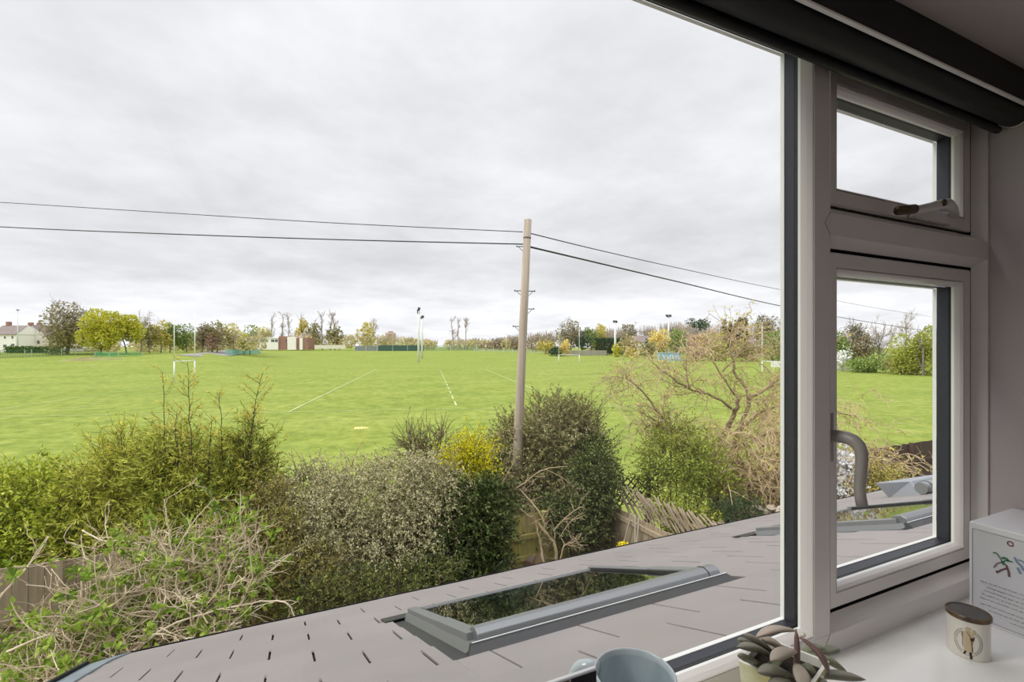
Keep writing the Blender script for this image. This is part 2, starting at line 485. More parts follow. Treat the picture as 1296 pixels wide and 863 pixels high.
# unseen rooflight added in the ceiling behind the camera to brighten the room
rw = bpy.data.objects.new('added_rooflight', None); SC.collection.objects.link(rw); rw.location = ((RX0+RX1)/2, (RY0+RY1)/2, ZC + EYE); rw['kind'] = 'structure'
f2 = MB()
for lo, hi in (((RX0, RY0), (RX1, RY0+.06)), ((RX0, RY1-.06), (RX1, RY1)), ((RX0, RY0), (RX0+.06, RY1)), ((RX1-.06, RY0), (RX1, RY1)), (((RX0+RX1)/2-.03, RY0), ((RX0+RX1)/2+.03, RY1))):
    f2.box((*lo, ZC+.02), (*hi, ZC+.09))
f2.build('window_frame', M_upvc, rw)
MB().box((RX0+.01, RY0+.01, ZC+.05), (RX1-.01, RY1-.01, ZC+.06)).build('pane', M_glass, rw)
# ------------------------------------------------------------------ things on the windowsill
# white gift box against the right-hand wall
M_card = mat('white_card', (232, 230, 232), 0.35)
M_card2 = mat('pale_grey_card', (214, 214, 216), 0.4)
M_ink = mat('dark_ink', (74, 72, 78), 0.7)
bx = thing('gift_box', 'white cardboard box with small printed lines, standing in the windowsill corner by the right wall', 'box', (1.385, .40, ZS))
X0, BY0, BY1, BZ1 = 1.29, .30, .508, ZS + .200
MB().box((X0, BY0, ZS), (XR-.006, BY1, BZ1)).build('carton', M_card, bx, bevel=.0018)
def on_face(px, py): 
    p = on_x(px, py, X0); return p[1], p[2]
fp = MB(); e = .0004
fy0, fy1, fz0, fz1 = BY0+.008, on_face(1231, 700)[0], ZS+.006, on_face(1231, 668.5)[1]
fp.add([(X0-e, fy1, fz0), (X0-e, fy0, fz0), (X0-e, fy0, fz1), (X0-e, fy1, fz1)], quads=[(0, 1, 2, 3)])
fp.build('printed_panel', M_card2, bx)
ed = MB()
def strip(m, y0, z0, y1, z1, x=X0-2*e, w=.0006):
    m.beam((x, y0, z0), (x, y1, z1), w, .0003, up=(1, 0, 0))
for a, b in (((fy1, fz0), (fy1, fz1)), ((fy1, fz1), (fy0, fz1)), ((fy0, fz1), (fy0, fz0)), ((fy0, fz0), (fy1, fz0))):
    strip(ed, a[0], a[1], b[0], b[1])
ed.build('panel_border', M_ink, bx)
# lines of tiny print (too small to read in the picture: ragged word-shaped marks)
rt = np.random.default_rng(5)
tx = MB()
ty0 = on_face(1241, 737)[0]
zs = [on_face(1242, y)[1] for y in (735.5, 740.8, 746.0, 751.2, 756.4, 763.5, 769.0, 774.5)]
for li, z in enumerate(zs):
    y = ty0 - (0, .010, .006, .002, .0, .0, .012, .045)[li]
    while y > fy0 + .012:
        n = rt.integers(2, 8)
        for c in range(n):
            hh = .0014 if rt.random() > .25 else .0022
            dz = -.0009 if rt.random() < .12 else 0
            tx.add([(X0-3*e, y, z+dz), (X0-3*e, y-.0009, z+dz), (X0-3*e, y-.0009, z+dz+hh), (X0-3*e, y, z+dz+hh)], quads=[(0, 1, 2, 3)])
            if rt.random() < .6:
                tx.add([(X0-3*e, y, z+hh*.4), (X0-3*e, y-.0016, z+hh*.4), (X0-3*e, y-.0016, z+hh*.4+.0006), (X0-3*e, y, z+hh*.4+.0006)], quads=[(0, 1, 2, 3)])
            y -= .0021
        y -= .0016
tx.build('small_print', M_ink, bx)
# illustration: tangled green, blue and brown sprig shapes, and a small dark ring above
def blot(m, pts, w):
    for (a, b) in zip(pts[:-1], pts[1:]):
        pa, pb = on_face(*a), on_face(*b)
        m.beam((X0-3*e, pa[0], pa[1]), (X0-3*e, pb[0], pb[1]), w, .0003, up=(1, 0, 0))
g = MB()
blot(g, [(1257, 699), (1262, 700), (1266, 706), (1269, 711), (1274, 709), (1282, 711)], .0022)
blot(g, [(1268, 706), (1273, 706), (1277, 710)], .004); blot(g, [(1269, 711), (1272, 715)], .0055)
g.build('green_sprig', mat('print_green', (62, 122, 84), 0.6), bx)
g = MB()
blot(g, [(1258, 718), (1262, 713), (1268, 711)], .0018); blot(g, [(1262, 724), (1268, 721), (1274, 719)], .0032); blot(g, [(1274, 715), (1277, 724), (1277.5, 730)], .0035)
blot(g, [(1261, 722), (1263, 725)], .003)
g.build('brown_sprig', mat('print_brown', (112, 84, 84), 0.6), bx)
g = MB()
blot(g, [(1284, 705), (1288, 712), (1293, 716), (1296, 722)], .0035); blot(g, [(1289, 708), (1296, 711), (1300, 716)], .0028); blot(g, [(1288, 718), (1292, 726)], .004)
g.build('blue_sprig', mat('print_blue', (120, 142, 168), 0.6), bx)
cy, cz = on_face(1279, 688)
rg = MB(); k = 24
rg.tube([(X0-.0006, cy + .0042*math.cos(2*math.pi*i/k), cz + .0042*math.sin(2*math.pi*i/k)) for i in range(k+1)], .0011, n=6)
rg.build('red_ring', mat('print_red', (120, 62, 58), 0.6), bx)
# candle jar
cj = thing('candle_jar', 'small cream ceramic candle jar with brown lid and round emblem of a robed figure', 'candle jar', (1.139, .450, ZS))
c = (1.139, .450, ZS)
M_cer = mat('cream_ceramic', (222, 218, 206), 0.28)
MB().lathe([(.0, .0), (.0285, .0), (.0300, .002), (.0302, .010), (.0302, .068), (.0, .068)], c, 48).build('jar', M_cer, cj, smooth=False).modifiers
M_lidw = mat('dark_bronze_wood', (110, 86, 56), 0.35, noise=(40, (58, 46, 34), (1, 1, 1)))
lid = MB().lathe([(.0, .0682), (.0312, .0682), (.0324, .0695), (.0324, .0755), (.0314, .077), (.0292, .077), (.0285, .0755), (.0, .0755)], c, 48).build('lid', M_lidw, cj)
MB().lathe([(.0, .0756), (.0272, .0756), (.0272, .0761), (.0, .0761)], c, 40).build('lid_inlay', mat('dark_lid_top', (74, 70, 66), 0.35, noise=(30, (52, 48, 46))), lid)
az = math.atan2(-c[1], -c[0])              # towards the eye
def onjar(u, z, r=.0305): 
    a = az + u / .0302
    return (c[0] + r*math.cos(a), c[1] + r*math.sin(a), c[2] + z*1.1)
def jarpoly(m, uv, r=.0305):
    """filled outline wrapped on the jar (fan of short strips keeps to the curve)"""
    uv = np.array(uv, float); k = len(uv); st = .0007
    for u in np.arange(uv[:, 0].min(), uv[:, 0].max(), st):
        uc = u + st/2; zc = []
        for i in range(k):
            a, b = uv[i], uv[(i+1) % k]
            if (a[0] <= uc) != (b[0] <= uc): zc.append(a[1] + (b[1] - a[1])*(uc - a[0])/(b[0] - a[0]))
        zc.sort()
        for z0, z1 in zip(zc[::2], zc[1::2]):
            m.add([onjar(u, z0, r), onjar(u + st, z0, r), onjar(u + st, z1, r), onjar(u, z1, r)], quads=[(0, 1, 2, 3)])
em = MB()
for (ru, rz) in ((.0200, .0215), (.0160, .0175)):
    pts = [onjar(ru*math.cos(2*math.pi*i/48), .029 + rz*math.sin(2*math.pi*i/48), .0303) for i in range(49)]
    em.tube(pts, .0003, n=4)
for i in range(44):                        # lettering round the ring, too small to read: short radial marks
    a = 2*math.pi*i/44
    if abs(math.sin(a)) > .86: continue
    p0 = onjar(.0170*math.cos(a), .029+.0185*math.sin(a), .0303); p1 = onjar(.0192*math.cos(a), .029+.0206*math.sin(a), .0303)
    em.tube([p0, p1], .00042, n=4)
em.build('emblem_ring', mat('emblem_grey', (112, 108, 108), 0.6), cj)
fg = MB()
M_robe = mat('emblem_robe', (196, 178, 142), 0.6); M_dk = mat('emblem_dark', (64, 50, 38), 0.6)
jarpoly(fg, [(-.007, .046), (.007, .046), (.0085, .036), (.006, .026), (.0065, .014), (-.0055, .014), (-.005, .026), (-.0075, .036)], .0306)
jarpoly(fg, [(-.003, .047), (.003, .047), (.0034, .0535), (-.0034, .0535)], .0306)
jarpoly(fg, [(.005, .044), (.010, .046), (.010, .051), (.0055, .051)], .0306)
fg.build('emblem_robed_figure', M_robe, cj)
fd = MB()
jarpoly(fd, [(.0015, .014), (.005, .014), (.0058, .003), (.0022, .003)], .0307)
jarpoly(fd, [(-.0045, .014), (-.0018, .014), (-.004, .008), (-.007, .0085)], .0307)
jarpoly(fd, [(.002, .036), (.009, .040), (.0075, .033), (.004, .031)], .0307)
jarpoly(fd, [(-.0085, .044), (-.0075, .044), (-.0065, .020), (-.0072, .020)], .0307)
jarpoly(fd, [(.004, .032), (.0055, .032), (.006, .015), (.0048, .015)], .0307)
jarpoly(fd, [(-.0018, .045), (-.0008, .045), (.0045, .0375), (.003, .0375)], .0307)
fd.build('emblem_shading', M_dk, cj)

# pale blue tall mug
mg = thing('mug', 'tall pale blue glazed mug with its handle to the left on the sill', 'mug', (.370, .452, ZS))
M_glaze = mat('blue_grey_glaze', (168, 178, 181), 0.12, noise=(22, (194, 202, 204), (1, 1, .5)))
M_glaze_in = mat('blue_green_glaze', (150, 164, 169), 0.10, noise=(26, (188, 198, 202), (1, 1, .4)))
mc = (.370, .452, ZS); H = .181
MB().lathe([(.0, .0), (.030, .0), (.033, .003), (.0375, .05), (.043, .12), (.0468, H-.004), (.0475, H), (.0462, H+.0015), (.0447, H), (.0437, H-.006)], mc, 56).build('mug_body', M_glaze, mg, smooth=True)
MB().lathe([(.0437, H-.006), (.0425, H-.025), (.039, H-.045), (.032, H-.062), (.020, H-.072), (.0, H-.075)], mc, 56).build('mug_inside', M_glaze_in, mg, smooth=True)
hp = []
ang = math.radians(128)
for k in range(15):
    a = math.pi * (k / 14)
    rr = .043 + .034*max(math.sin(a), 0)**.55
    hp.append((mc[0] + rr*math.cos(ang), mc[1] + rr*math.sin(ang), ZS + H - .008 - .075*(1 - math.cos(a))/2))
MB().tube(hp, .0085, n=14, ref=(math.sin(ang), -math.cos(ang), 0)).build('handle', M_glaze, mg, smooth=True)

# standing photo frame with small dark pictures
pf = thing('picture_frame', 'white-edged frame of dark and brown photo squares beside the blue mug', 'picture frame', (.16, .41, ZS))
FZ = -.3280
MB().box((.02, .409, ZS), (.2865, .4135, FZ)).build('frame', mat('white_frame', (228, 228, 228), 0.4), pf, bevel=.0012)
MB().box((.0205, .4136, ZS+.001), (.286, .4150, FZ-.002)).build('reflection_blocker', mat('blocker_dark', (40, 38, 38), 0.8), pf)  # unseen dark sheet added to keep the frame's back from reflecting in the pane
cols = [((14, 18, 28), 'photo_navy'), ((96, 82, 78), 'photo_brown'), ((16, 20, 30), 'photo_navy2')]
ms = [mat(n, cc, 0.25) for cc, n in cols]
xx = .2852; w_ = .030
for r in range(5):
    for q in range(8):
        x1 = xx - q*w_*1.06; z1 = FZ - .0025 - r*.034
        MB().box((x1 - w_, .4080, z1 - .032), (x1, .4092, z1)).build('photo', ms[(q + r) % 3 if (q, r) != (0, 0) else 0], pf)

# succulent in a square gilt pot
sp = thing('succulent', 'grey-green succulent with pointed leaves in a gold-edged pot on the sill', 'potted plant', (.655, .455, ZS))
M_leaf = mat('succulent_leaf', (128, 120, 106), 0.4, noise=(26, (104, 108, 88)))
M_leaf2 = mat('succulent_red', (138, 100, 96), 0.45, noise=(24, (120, 104, 96)))
M_leaf3 = mat('succulent_pale', (178, 160, 146), 0.45, noise=(24, (156, 146, 128)))
M_leaf4 = mat('succulent_green', (128, 130, 100), 0.45, noise=(24, (112, 118, 88)))
def sx(a, b): return 900 + a/6.17, 760 + b/6.17
def fleshy(base, tip, w, m, thick=.72, arch=.0, nt=11, widest=.62, up=(0, 0, 1)):
    base = np.array(base, float); tip = np.array(tip, float)
    ax = tip - base; L = np.linalg.norm(ax); ax /= L
    s = np.cross(ax, up); s /= np.linalg.norm(s)
    u = np.cross(s, ax)
    mb = MB(); V = []; n = 12
    for i in range(nt):
        t = i / (nt - 1)
        if t < widest: wd = .36 + .64*math.sin(math.pi/2*(t/widest))
        else: wd = max(math.cos(math.pi/2*((t-widest)/(1-widest)))**.75, .03)
        cc = base + ax*L*t + u*arch*math.sin(math.pi*t)
        for j in range(n):
            a = 2*math.pi*j/n
            hgt = math.sin(a)
            V.append(cc + s*math.cos(a)*w/2*wd + u*(hgt*w/2*wd*thick*(1.0 if hgt < 0 else .7) + (abs(math.cos(a))**2)*w*.10*wd))
    q = [(i*n+j, i*n+(j+1) % n, (i+1)*n+(j+1) % n, (i+1)*n+j) for i in range(nt-1) for j in range(n)]
    mb.add(V, quads=q, ngons=[list(range(n))[::-1], list(range((nt-1)*n, nt*n))])
    return mb.build('leaf', m, sp, smooth=True)
LV = [  # base px, depth, tip px, depth, width, material, arch
 ((650, 232), .690, (345, 285), .690, .0150, M_leaf3, .006),
 ((480, 445), .680, (200, 362), .645, .0165, M_leaf, .006),
 ((400, 520), .670, (205, 432), .640, .0150, M_leaf, .003),
 ((480, 395), .700, (252, 262), .690, .0150, M_leaf, .002),
 ((330, 350), .700, (203, 305), .690, .0110, M_leaf, .002),
 ((600, 400), .700, (370, 285), .705, .0150, M_leaf3, .003),
 ((670, 395), .660, (462, 470), .620, .0185, M_leaf3, .004),
 ((645, 600), .640, (358, 560), .615, .0205, M_leaf, .005),
 ((672, 500), .630, (735, 700), .585, .0190, M_leaf3, .003),
 ((693, 285), .655, (932, 592), .630, .0120, M_leaf2, .008),
 ((850, 425), .715, (1005, 378), .735, .0170, M_leaf, .002),
 ((700, 430), .690, (1070, 568), .690, .0170, M_leaf4, .008),
 ((720, 590), .660, (1212, 618), .670, .0165, M_leaf, .004),
 ((700, 430), .700, (890, 372), .720, .0190, M_leaf4, .004),
 ((690, 520), .650, (820, 560), .640, .0150, M_leaf4, .003),
 ((560, 450), .680, (440, 560), .650, .0140, M_leaf4, .003),
 ((600, 620), .620, (450, 690), .600, .0160, M_leaf, .003),
 ((760, 640), .640, (960, 700), .630, .0170, M_leaf, .004),
]
for b_, tb, t_, tt, w, m, ar in LV:
    fleshy(P(*sx(*b_), tb), P(*sx(*t_), tt), w, m, arch=ar)
st = MB().tube([P(*sx(665, 640), .655), P(*sx(668, 520), .655), P(*sx(672, 380), .655), P(*sx(668, 290), .655), P(*sx(662, 222), .655)], [.0042, .0042, .0038, .0030, .0008], n=12)
st.build('stem', M_leaf2, sp, smooth=True)
MB().tube([P(*sx(716, 262), .70), P(*sx(720, 275), .70)], [.0036, .003], n=10).build('bud', mat('pale_bud', (206, 204, 176), 0.5), sp, smooth=True)
# pot: corner nearest the window side shows at lower left
M_gilt = mat('gilt_glass', (196, 186, 118), 0.18, noise=(35, (226, 224, 190)))
M_rim = mat('white_pot_rim', (238, 236, 224), 0.3)
k0 = P(*sx(212, 470), .668); zr = k0[2]
k1 = np.array([k0[0] + .030, k0[1] - .080, zr]); wv = np.array([.083, .026, 0])
cor = [k0, k0 + wv, k1 + wv, k1]
cen = sum(cor) / 4
outer = [np.array(p) for p in cor]
bot = [cen + (p - cen)*.72 for p in outer]
for p in bot: p[2] = ZS
pm = MB(); inn = [cen + (p - cen)*.90 for p in outer]; innb = [p + np.array([0, 0, -.012]) for p in inn]
V = bot + outer
pm.add(V, quads=[(i, (i+1) % 4, 4+(i+1) % 4, 4+i) for i in range(4)] + [(3, 2, 1, 0)])
pm.build('pot', M_gilt, sp)
MB().add(outer + inn + innb, quads=[(i, (i+1) % 4, 4+(i+1) % 4, 4+i) for i in range(4)] + [(4+i, 4+(i+1) % 4, 8+(i+1) % 4, 8+i) for i in range(4)]).build('pot_rim', M_rim, sp)
MB().add(innb, quads=[(0, 1, 2, 3)]).build('soil', mat('potting_soil', (48, 40, 34), 0.95, bump=(200, .5)), sp)

# ------------------------------------------------------------------ lamp on a side table deep in the room (its lit shade is mirrored in the pane)
lt = thing('side_table', 'round wooden side table standing behind the camera', 'table', (.52, -2.9, ZF))
M_oak = mat('oak', (150, 116, 80), 0.5)
MB().lathe([(.0, .50), (.20, .50), (.205, .51), (.205, .522), (.20, .53), (.0, .53)], (.52, -2.9, ZF), 40).build('tabletop', M_oak, lt)
for a in range(3):
    an = a*2.094
    MB().tube([(.52+.05*math.cos(an), -2.9+.05*math.sin(an), ZF+.505), (.52+.17*math.cos(an), -2.9+.17*math.sin(an), ZF)], [.016, .012], n=10).build('leg', M_oak, lt)
lp = thing('table_lamp', 'small lit table lamp with orange drum shade, on the side table behind the camera', 'lamp', (.542, -2.9, -.94))
lc = (.542, -2.9, -.94)
MB().lathe([(.0, .0), (.05, .0), (.052, .006), (.02, .02), (.03, .07), (.024, .12), (.008, .15), (.008, .19), (.0, .19)], lc, 32).build('lamp_base', mat('lamp_ceramic', (170, 150, 130), 0.4), lp, smooth=True)
MB().lathe([(.075, .15), (.070, .28), (.068, .28), (.073, .15)], lc, 36).build('lamp_shade', mat('orange_shade', (232, 150, 70), 0.8, emit=((255, 150, 50), .8)), lp, smooth=True)
MB().lathe([(.0, .262), (.066, .262), (.066, .270), (.0, .270)], lc, 32).build('lit_opening', mat('lamp_glow', (255, 236, 190), 0.5, emit=((255, 232, 180), 26.0)), lp)
# ------------------------------------------------------------------ slate roof of the extension below the window
RC, RK = .40, .395
TH = math.atan(RK); RS, RCo = math.sin(TH), math.cos(TH)
def RF(u, v, h=0.0):
    """roof coordinates: along the house, down the slope, above the slope"""
    return np.array([u, v*RCo + h*RS, -RC - v*RS + h*RCo])
SW, SG = .312, .2606                        # slate width, course gauge
U_L, U_R = -.84, 16.0
V_E = 3.29 / RCo
M_slate = bpy.data.materials.new('grey_slate'); M_slate.use_nodes = True
def _slate():
    nt = M_slate.node_tree; b = nt.nodes['Principled BSDF']; N = nt.nodes.new; L = nt.links.new
    geo = N('ShaderNodeNewGeometry'); tc = N('ShaderNodeTexCoord')
    n = N('ShaderNodeTexNoise'); n.inputs['Scale'].default_value = 1.7; n.inputs['Detail'].default_value = 8; n.inputs['Roughness'].default_value = .65
    L(tc.outputs['Object'], n.inputs['Vector'])
    n2 = N('ShaderNodeTexNoise'); n2.inputs['Scale'].default_value = 24; n2.inputs['Detail'].default_value = 4
    L(tc.outputs['Object'], n2.inputs['Vector'])
    r = N('ShaderNodeValToRGB'); r.color_ramp.elements[0].position = .3; r.color_ramp.elements[1].position = .72
    r.color_ramp.elements[0].color = lin((126, 120, 118)); r.color_ramp.elements[1].color = lin((137, 130, 127))
    L(n.outputs['Fac'], r.inputs[0])
    hs = N('ShaderNodeHueSaturation'); L(r.outputs[0], hs.inputs['Color'])
    mr = N('ShaderNodeMapRange'); mr.inputs['To Min'].default_value = .975; mr.inputs['To Max'].default_value = 1.025
    L(geo.outputs['Random Per Island'], mr.inputs['Value']); L(mr.outputs[0], hs.inputs['Value'])
    L(hs.outputs[0], b.inputs['Base Color'])
    b.inputs['Roughness'].default_value = .55
    bp = N('ShaderNodeBump'); bp.inputs['Strength'].default_value = .12; bp.inputs['Distance'].default_value = .004
    L(n2.outputs['Fac'], bp.inputs['Height']); L(bp.outputs[0], b.inputs['Normal'])
_slate()
M_deck = mat('roof_underlay', (26, 25, 25), 0.9)
LIGHTS = [(.485, 1.47), (2.90, 1.47)]      # roof window corners (u, v of the upper left)
WU, WV = 1.155, 1.00
rs = np.random.default_rng(11)
sm = MB()
def slate(u0, u1, vt, v0):
    """one slate: visible from v0 (upper, under the next course) to its tail vt"""
    if u1 - u0 < .02: return
    ht, hh = .0105 + rs.uniform(-.0006, .0008), .0040
    a = [RF(u0, v0, hh), RF(u1, v0, hh), RF(u1, vt, ht), RF(u0, vt, ht)]
    b = [RF(u0, v0, hh-.006), RF(u1, v0, hh-.006), RF(u1, vt, ht-.0085), RF(u0, vt, ht-.0085)]
    sm.add(a + b, quads=[(3, 2, 1, 0), (3, 7, 6, 2), (0, 4, 7, 3), (2, 6, 5, 1)])
j = -1
while True:
    vt = 3.05 / RCo - SG * j
    if j == -1: vt = V_E
    v0 = max(vt - SG - .035, .66 / RCo)
    if vt < .74: break
    par = .5 if j % 2 else 0.0
    i0 = int((U_L - 1) / SW); i1 = int((U_R + 1) / SW)
    for i in range(i0, i1):
        u0 = -.221 + (i + par)*SW; u1 = u0 + SW
        g = .0 if j == -1 else .0044 + rs.uniform(-.0010, .0008)
        u0 += g; u1 -= g
        u0 = max(u0, U_L); u1 = min(u1, U_R)
        if u1 <= u0: continue
        segs = [(u0, u1)]; cut = []
        for (lu, lv) in LIGHTS:
            if vt > lv - .035 and vt - SG < lv + WV + .03:
                ns = []; ca, cb = max(u0, lu - .035), min(u1, lu + WU + .05)
                if cb - ca > .02:
                    if vt - SG < lv - .04: cut.append((ca, cb, lv - .022, v0))
                    if vt > lv + WV + .05: cut.append((ca, cb, vt, max(v0, lv + WV + .02)))
                for (a, b) in segs:
                    c0, c1 = lu - .035, lu + WU + .05
                    if b <= c0 or a >= c1: ns.append((a, b)); continue
                    if a < c0: ns.append((a, c0))
                    if b > c1: ns.append((c1, b))
                segs = ns
        for a, b in segs: slate(a, b, vt, v0)
        for a, b, c, d in cut: slate(a, b, c, d)
    j += 1
roof_o = structure(sm.build('roof', M_slate), 'grey slate roof of the extension below the window')
dk = MB()
def slab(m, u0, u1, v0, v1, h0, h1):
    m.hexa([RF(u0, v0, h0), RF(u1, v0, h0), RF(u1, v1, h0), RF(u0, v1, h0), RF(u0, v0, h1), RF(u1, v0, h1), RF(u1, v1, h1), RF(u0, v1, h1)])
vs0 = .66 / RCo
# the deck leaves openings for the roof windows
us = [U_L] + [x for (lu, lv) in LIGHTS for x in (lu + .05, lu + WU - .05)] + [U_R]
for k in range(0, len(us), 2): slab(dk, us[k], us[k+1], vs0, V_E - .02, -.12, -.003)
for (lu, lv) in LIGHTS:
    slab(dk, lu + .05, lu + WU - .05, vs0, lv + .05, -.12, -.003); slab(dk, lu + .05, lu + WU - .05, lv + WV - .05, V_E - .02, -.12, -.003)
dk.build('roof_deck', M_deck, roof_o)
# eaves: black gutter and fascia; lead-grey flashing at the left verge
M_gut = mat('black_gutter', (12, 12, 13), 0.6, spec=.2)
gt = MB()
e0 = RF(U_L, V_E, 0); 
prof = []
for k in range(9):
    a = math.pi + math.pi*k/8
    prof.append((e0[1] + .036 + .052*math.cos(a), e0[2] - .024 + .052*math.sin(a)))
prof += [(y_*1 + 0, z_ + .000) for y_, z_ in [(e0[1] + .082, e0[2]-.024)]] + [(e0[1] + .036 + .046*math.cos(math.pi+math.pi*k/8), e0[2] - .024 + .046*math.sin(math.pi+math.pi*k/8)) for k in range(8, -1, -1)]
V = [(x, y, z) for x in (U_L - .02, U_R) for y, z in prof]; k = len(prof)
gt.add(V, quads=[(i, (i+1) % k, k+(i+1) % k, k+i) for i in range(k)])
go = gt.build('gutter', M_gut, smooth=False)
tag(go, 'black half-round gutter along the lower edge of the slate roof', 'gutter')
structure(MB().box((U_L + .04, 2.93, -4.78), (U_R - .1, 3.05, RF(0, 3.0/RCo, -.125)[2])).box((U_L+.04, .66, -4.78), (U_L+.16, 2.94, -1.75)).build('wall_extension', M_ext))
structure(MB().box((XL-.1, .5, -4.78), (U_R, .64, ZF-.02)).build('wall_house', M_ext))
M_lead = mat('lead_flashing', (122, 132, 138), 0.5, noise=(6, (104, 114, 120)))
vf = MB()
slab(vf, U_L - .085, U_L + .012, .8, V_E - .16, -.02, .016)
vf.hexa([RF(U_L-.085, V_E-.16, -.02), RF(U_L+.012, V_E-.16, -.02), RF(U_L+.06, V_E+.01, -.02), RF(U_L+.045, V_E+.01, -.02), RF(U_L-.085, V_E-.16, .016), RF(U_L+.012, V_E-.16, .016), RF(U_L+.06, V_E+.01, .016), RF(U_L+.045, V_E+.01, .016)])
vf.build('verge_flashing', M_lead, roof_o)
for (nm, a, b) in (('verge_cap', RF(U_L-.09, .8, .005), RF(U_L-.09, V_E-.15, .005)),):
    MB().beam(a, b, .02, .05).build(nm, M_gut, roof_o)

# ------------------------------------------------------------------ roof windows
M_fr = mat('grey_window_cladding', (116, 118, 118), 0.42, metal=0.25)
M_fr2 = mat('light_grey_cladding', (124, 126, 128), 0.34, metal=0.6)
M_fr3 = mat('dark_grey_flashing', (48, 48, 49), 0.45, metal=0.25)
M_rglass = glass_mat('roof_window_glass', tint=(.62, .68, .66), refl=.5)
M_shaft = mat('roof_window_lining', (96, 102, 96), 0.8)
M_lip = mat('bright_lip', (190, 191, 192), .3)
M_rub = mat('black_seal', (24, 24, 25), 0.5)
def roof_window(lu, lv, label):
    c = RF(lu + WU/2, lv + WV/2, 0)
    r = thing('roof_window', label, 'roof window', c, 'roof windows in the slate roof')
    u0, u1, v0, v1 = lu, lu + WU, lv, lv + WV
    # flashing lying in the slates round the frame
    f = MB()
    slab(f, u0-.035, u0+.02, v0-.01, v1+.03, -.002, .003); slab(f, u1-.02, u1+.055, v0-.01, v1+.03, -.002, .003); slab(f, u0-.07, u1+.07, v1-.01, v1+.12, .011, .015)
    f.build('flashing_tray', M_fr3, r)
    # kerb: low sloped sides and the broad upper flashing
    k = MB()
    for a, b, c in ((u0, u0+.032, u0+.06), (u1, u1-.032, u1-.06)):
        k.hexa([RF(a, v0+.02, -.05), RF(c, v0+.02, -.05), RF(c, v1, -.05), RF(a, v1, -.05), RF(b, v0+.05, .030), RF(c, v0+.05, .030), RF(c, v1, .030), RF(b, v1, .030)])
    slab(k, u0+.03, u1-.03, v1-.05, v1, -.10, .022)
    k.build('side_flashing', M_fr, r)
    t = MB(); t.hexa([RF(u0-.008, v0-.022, -.01), RF(u1+.006, v0-.022, -.01), RF(u1-.01, v0+.075, -.02), RF(u0+.01, v0+.075, -.02), RF(u0+.034, v0+.030, .031), RF(u1-.022, v0+.030, .031), RF(u1-.022, v0+.075, .028), RF(u0+.034, v0+.075, .028)])
    t.build('top_flashing', M_fr3, r)
    MB().beam(RF(u0+.034, v0+.029, .0325), RF(u1-.022, v0+.029, .0325), .004, .003).build('flashing_lip', M_lip, r)
    # raised side covers, each in two lengths
    for a, b in ((u0+.036, u0+.088), (u1-.088, u1-.036)):
        s = MB(); slab(s, a, b, v0+.085, v0+.46, .025, .054); slab(s, a+.003, b-.004, v0+.464, v1-.004, .025, .050)
        s.build('side_cover', M_fr, r, bevel=.003)
    b_ = MB(); slab(b_, u0+.088, u1-.088, v1-.045, v1-.004, .020, .040)
    b_.build('bottom_cover', M_fr2, r, bevel=.003)
    # faceted hood along the upper edge
    sec = [(.036, .026), (.040, .050), (.058, .066), (.088, .069), (.112, .060), (.122, .040), (.122, .026)]
    V = [RF(uu, v0 + a, h) for uu in (u0+.058, u1-.045) for a, h in sec]; n = len(sec)
    hd = MB(); hd.add(V, quads=[(i, i+1, n+i+1, n+i) for i in range(n-1)] + [(0, n, 2*n-1, n-1)], ngons=[list(range(n))[::-1], list(range(n, 2*n))])
    hd.build('top_hood', M_fr2, r, bevel=.004)
    MB().tube([RF(u1-.105, v0 + a, h + .0006) for a, h in sec], .0024, n=6).build('hood_joint', M_rub, r)
    # seal, glass, lining under it
    sl_ = MB()
    slab(sl_, u0+.086, u0+.094, v0+.12, v1-.045, .030, .046); slab(sl_, u1-.094, u1-.086, v0+.12, v1-.045, .030, .046)
    sl_.build('seal', M_rub, r)
    g = MB(); slab(g, u0+.088, u1-.088, v0+.10, v1-.045, .026, .036)
    g.build('pane', M_rglass, r)
    ln = MB(); a0, a1, b0, b1 = u0+.05, u1-.05, v0+.05, v1-.05
    q4 = [RF(a0, b0, .018), RF(a1, b0, .018), RF(a1, b1, .018), RF(a0, b1, .018), RF(a0, b0, -.45), RF(a1, b0, -.45), RF(a1, b1, -.45), RF(a0, b1, -.45)]
    ln.add(q4, quads=[(0, 1, 5, 4), (1, 2, 6, 5), (2, 3, 7, 6), (3, 0, 4, 7), (4, 5, 6, 7)])
    ln.build('lining', M_shaft, r)
    return r
roof_window(*LIGHTS[0], 'nearer grey-framed roof window in the middle of the slate roof')
roof_window(*LIGHTS[1], 'farther grey-framed roof window, half hidden behind the window mullion')

# grey hood with a rounded pipe at the far eaves
vh = thing('roof_vent', 'grey metal roof vent with a rounded pipe, seen low in the side casement', 'roof vent', RF(5.75, 2.66, .0))
hb = MB()
a0 = RF(5.34, 2.62, .0); 
def vb_(u, v, h): return RF(u, v, h)
hb.hexa([vb_(5.17, 2.56, -.01), vb_(6.7, 2.56, -.01), vb_(6.7, 2.84, -.01), vb_(5.20, 2.84, -.01), vb_(5.20, 2.60, .13), vb_(6.7, 2.60, .10), vb_(6.7, 2.80, .10), vb_(5.10, 2.86, .15)])
hb.build('hood_body', mat('pale_lead', (138, 142, 148), 0.5), vh, bevel=.01)
MB().tube([RF(5.06, 2.46, .062), RF(6.70, 2.46, .062)], .055, n=20).build('pipe', M_fr2, vh, smooth=True)
MB().tube([RF(5.10, 2.46, .062), RF(5.115, 2.46, .062)], .058, n=20).build('pipe_collar', M_rub, vh)
MB().tube([RF(5.03, 2.46, .062), RF(5.07, 2.46, .062)], .050, n=20).build('pipe_mouth', M_fr, vh)
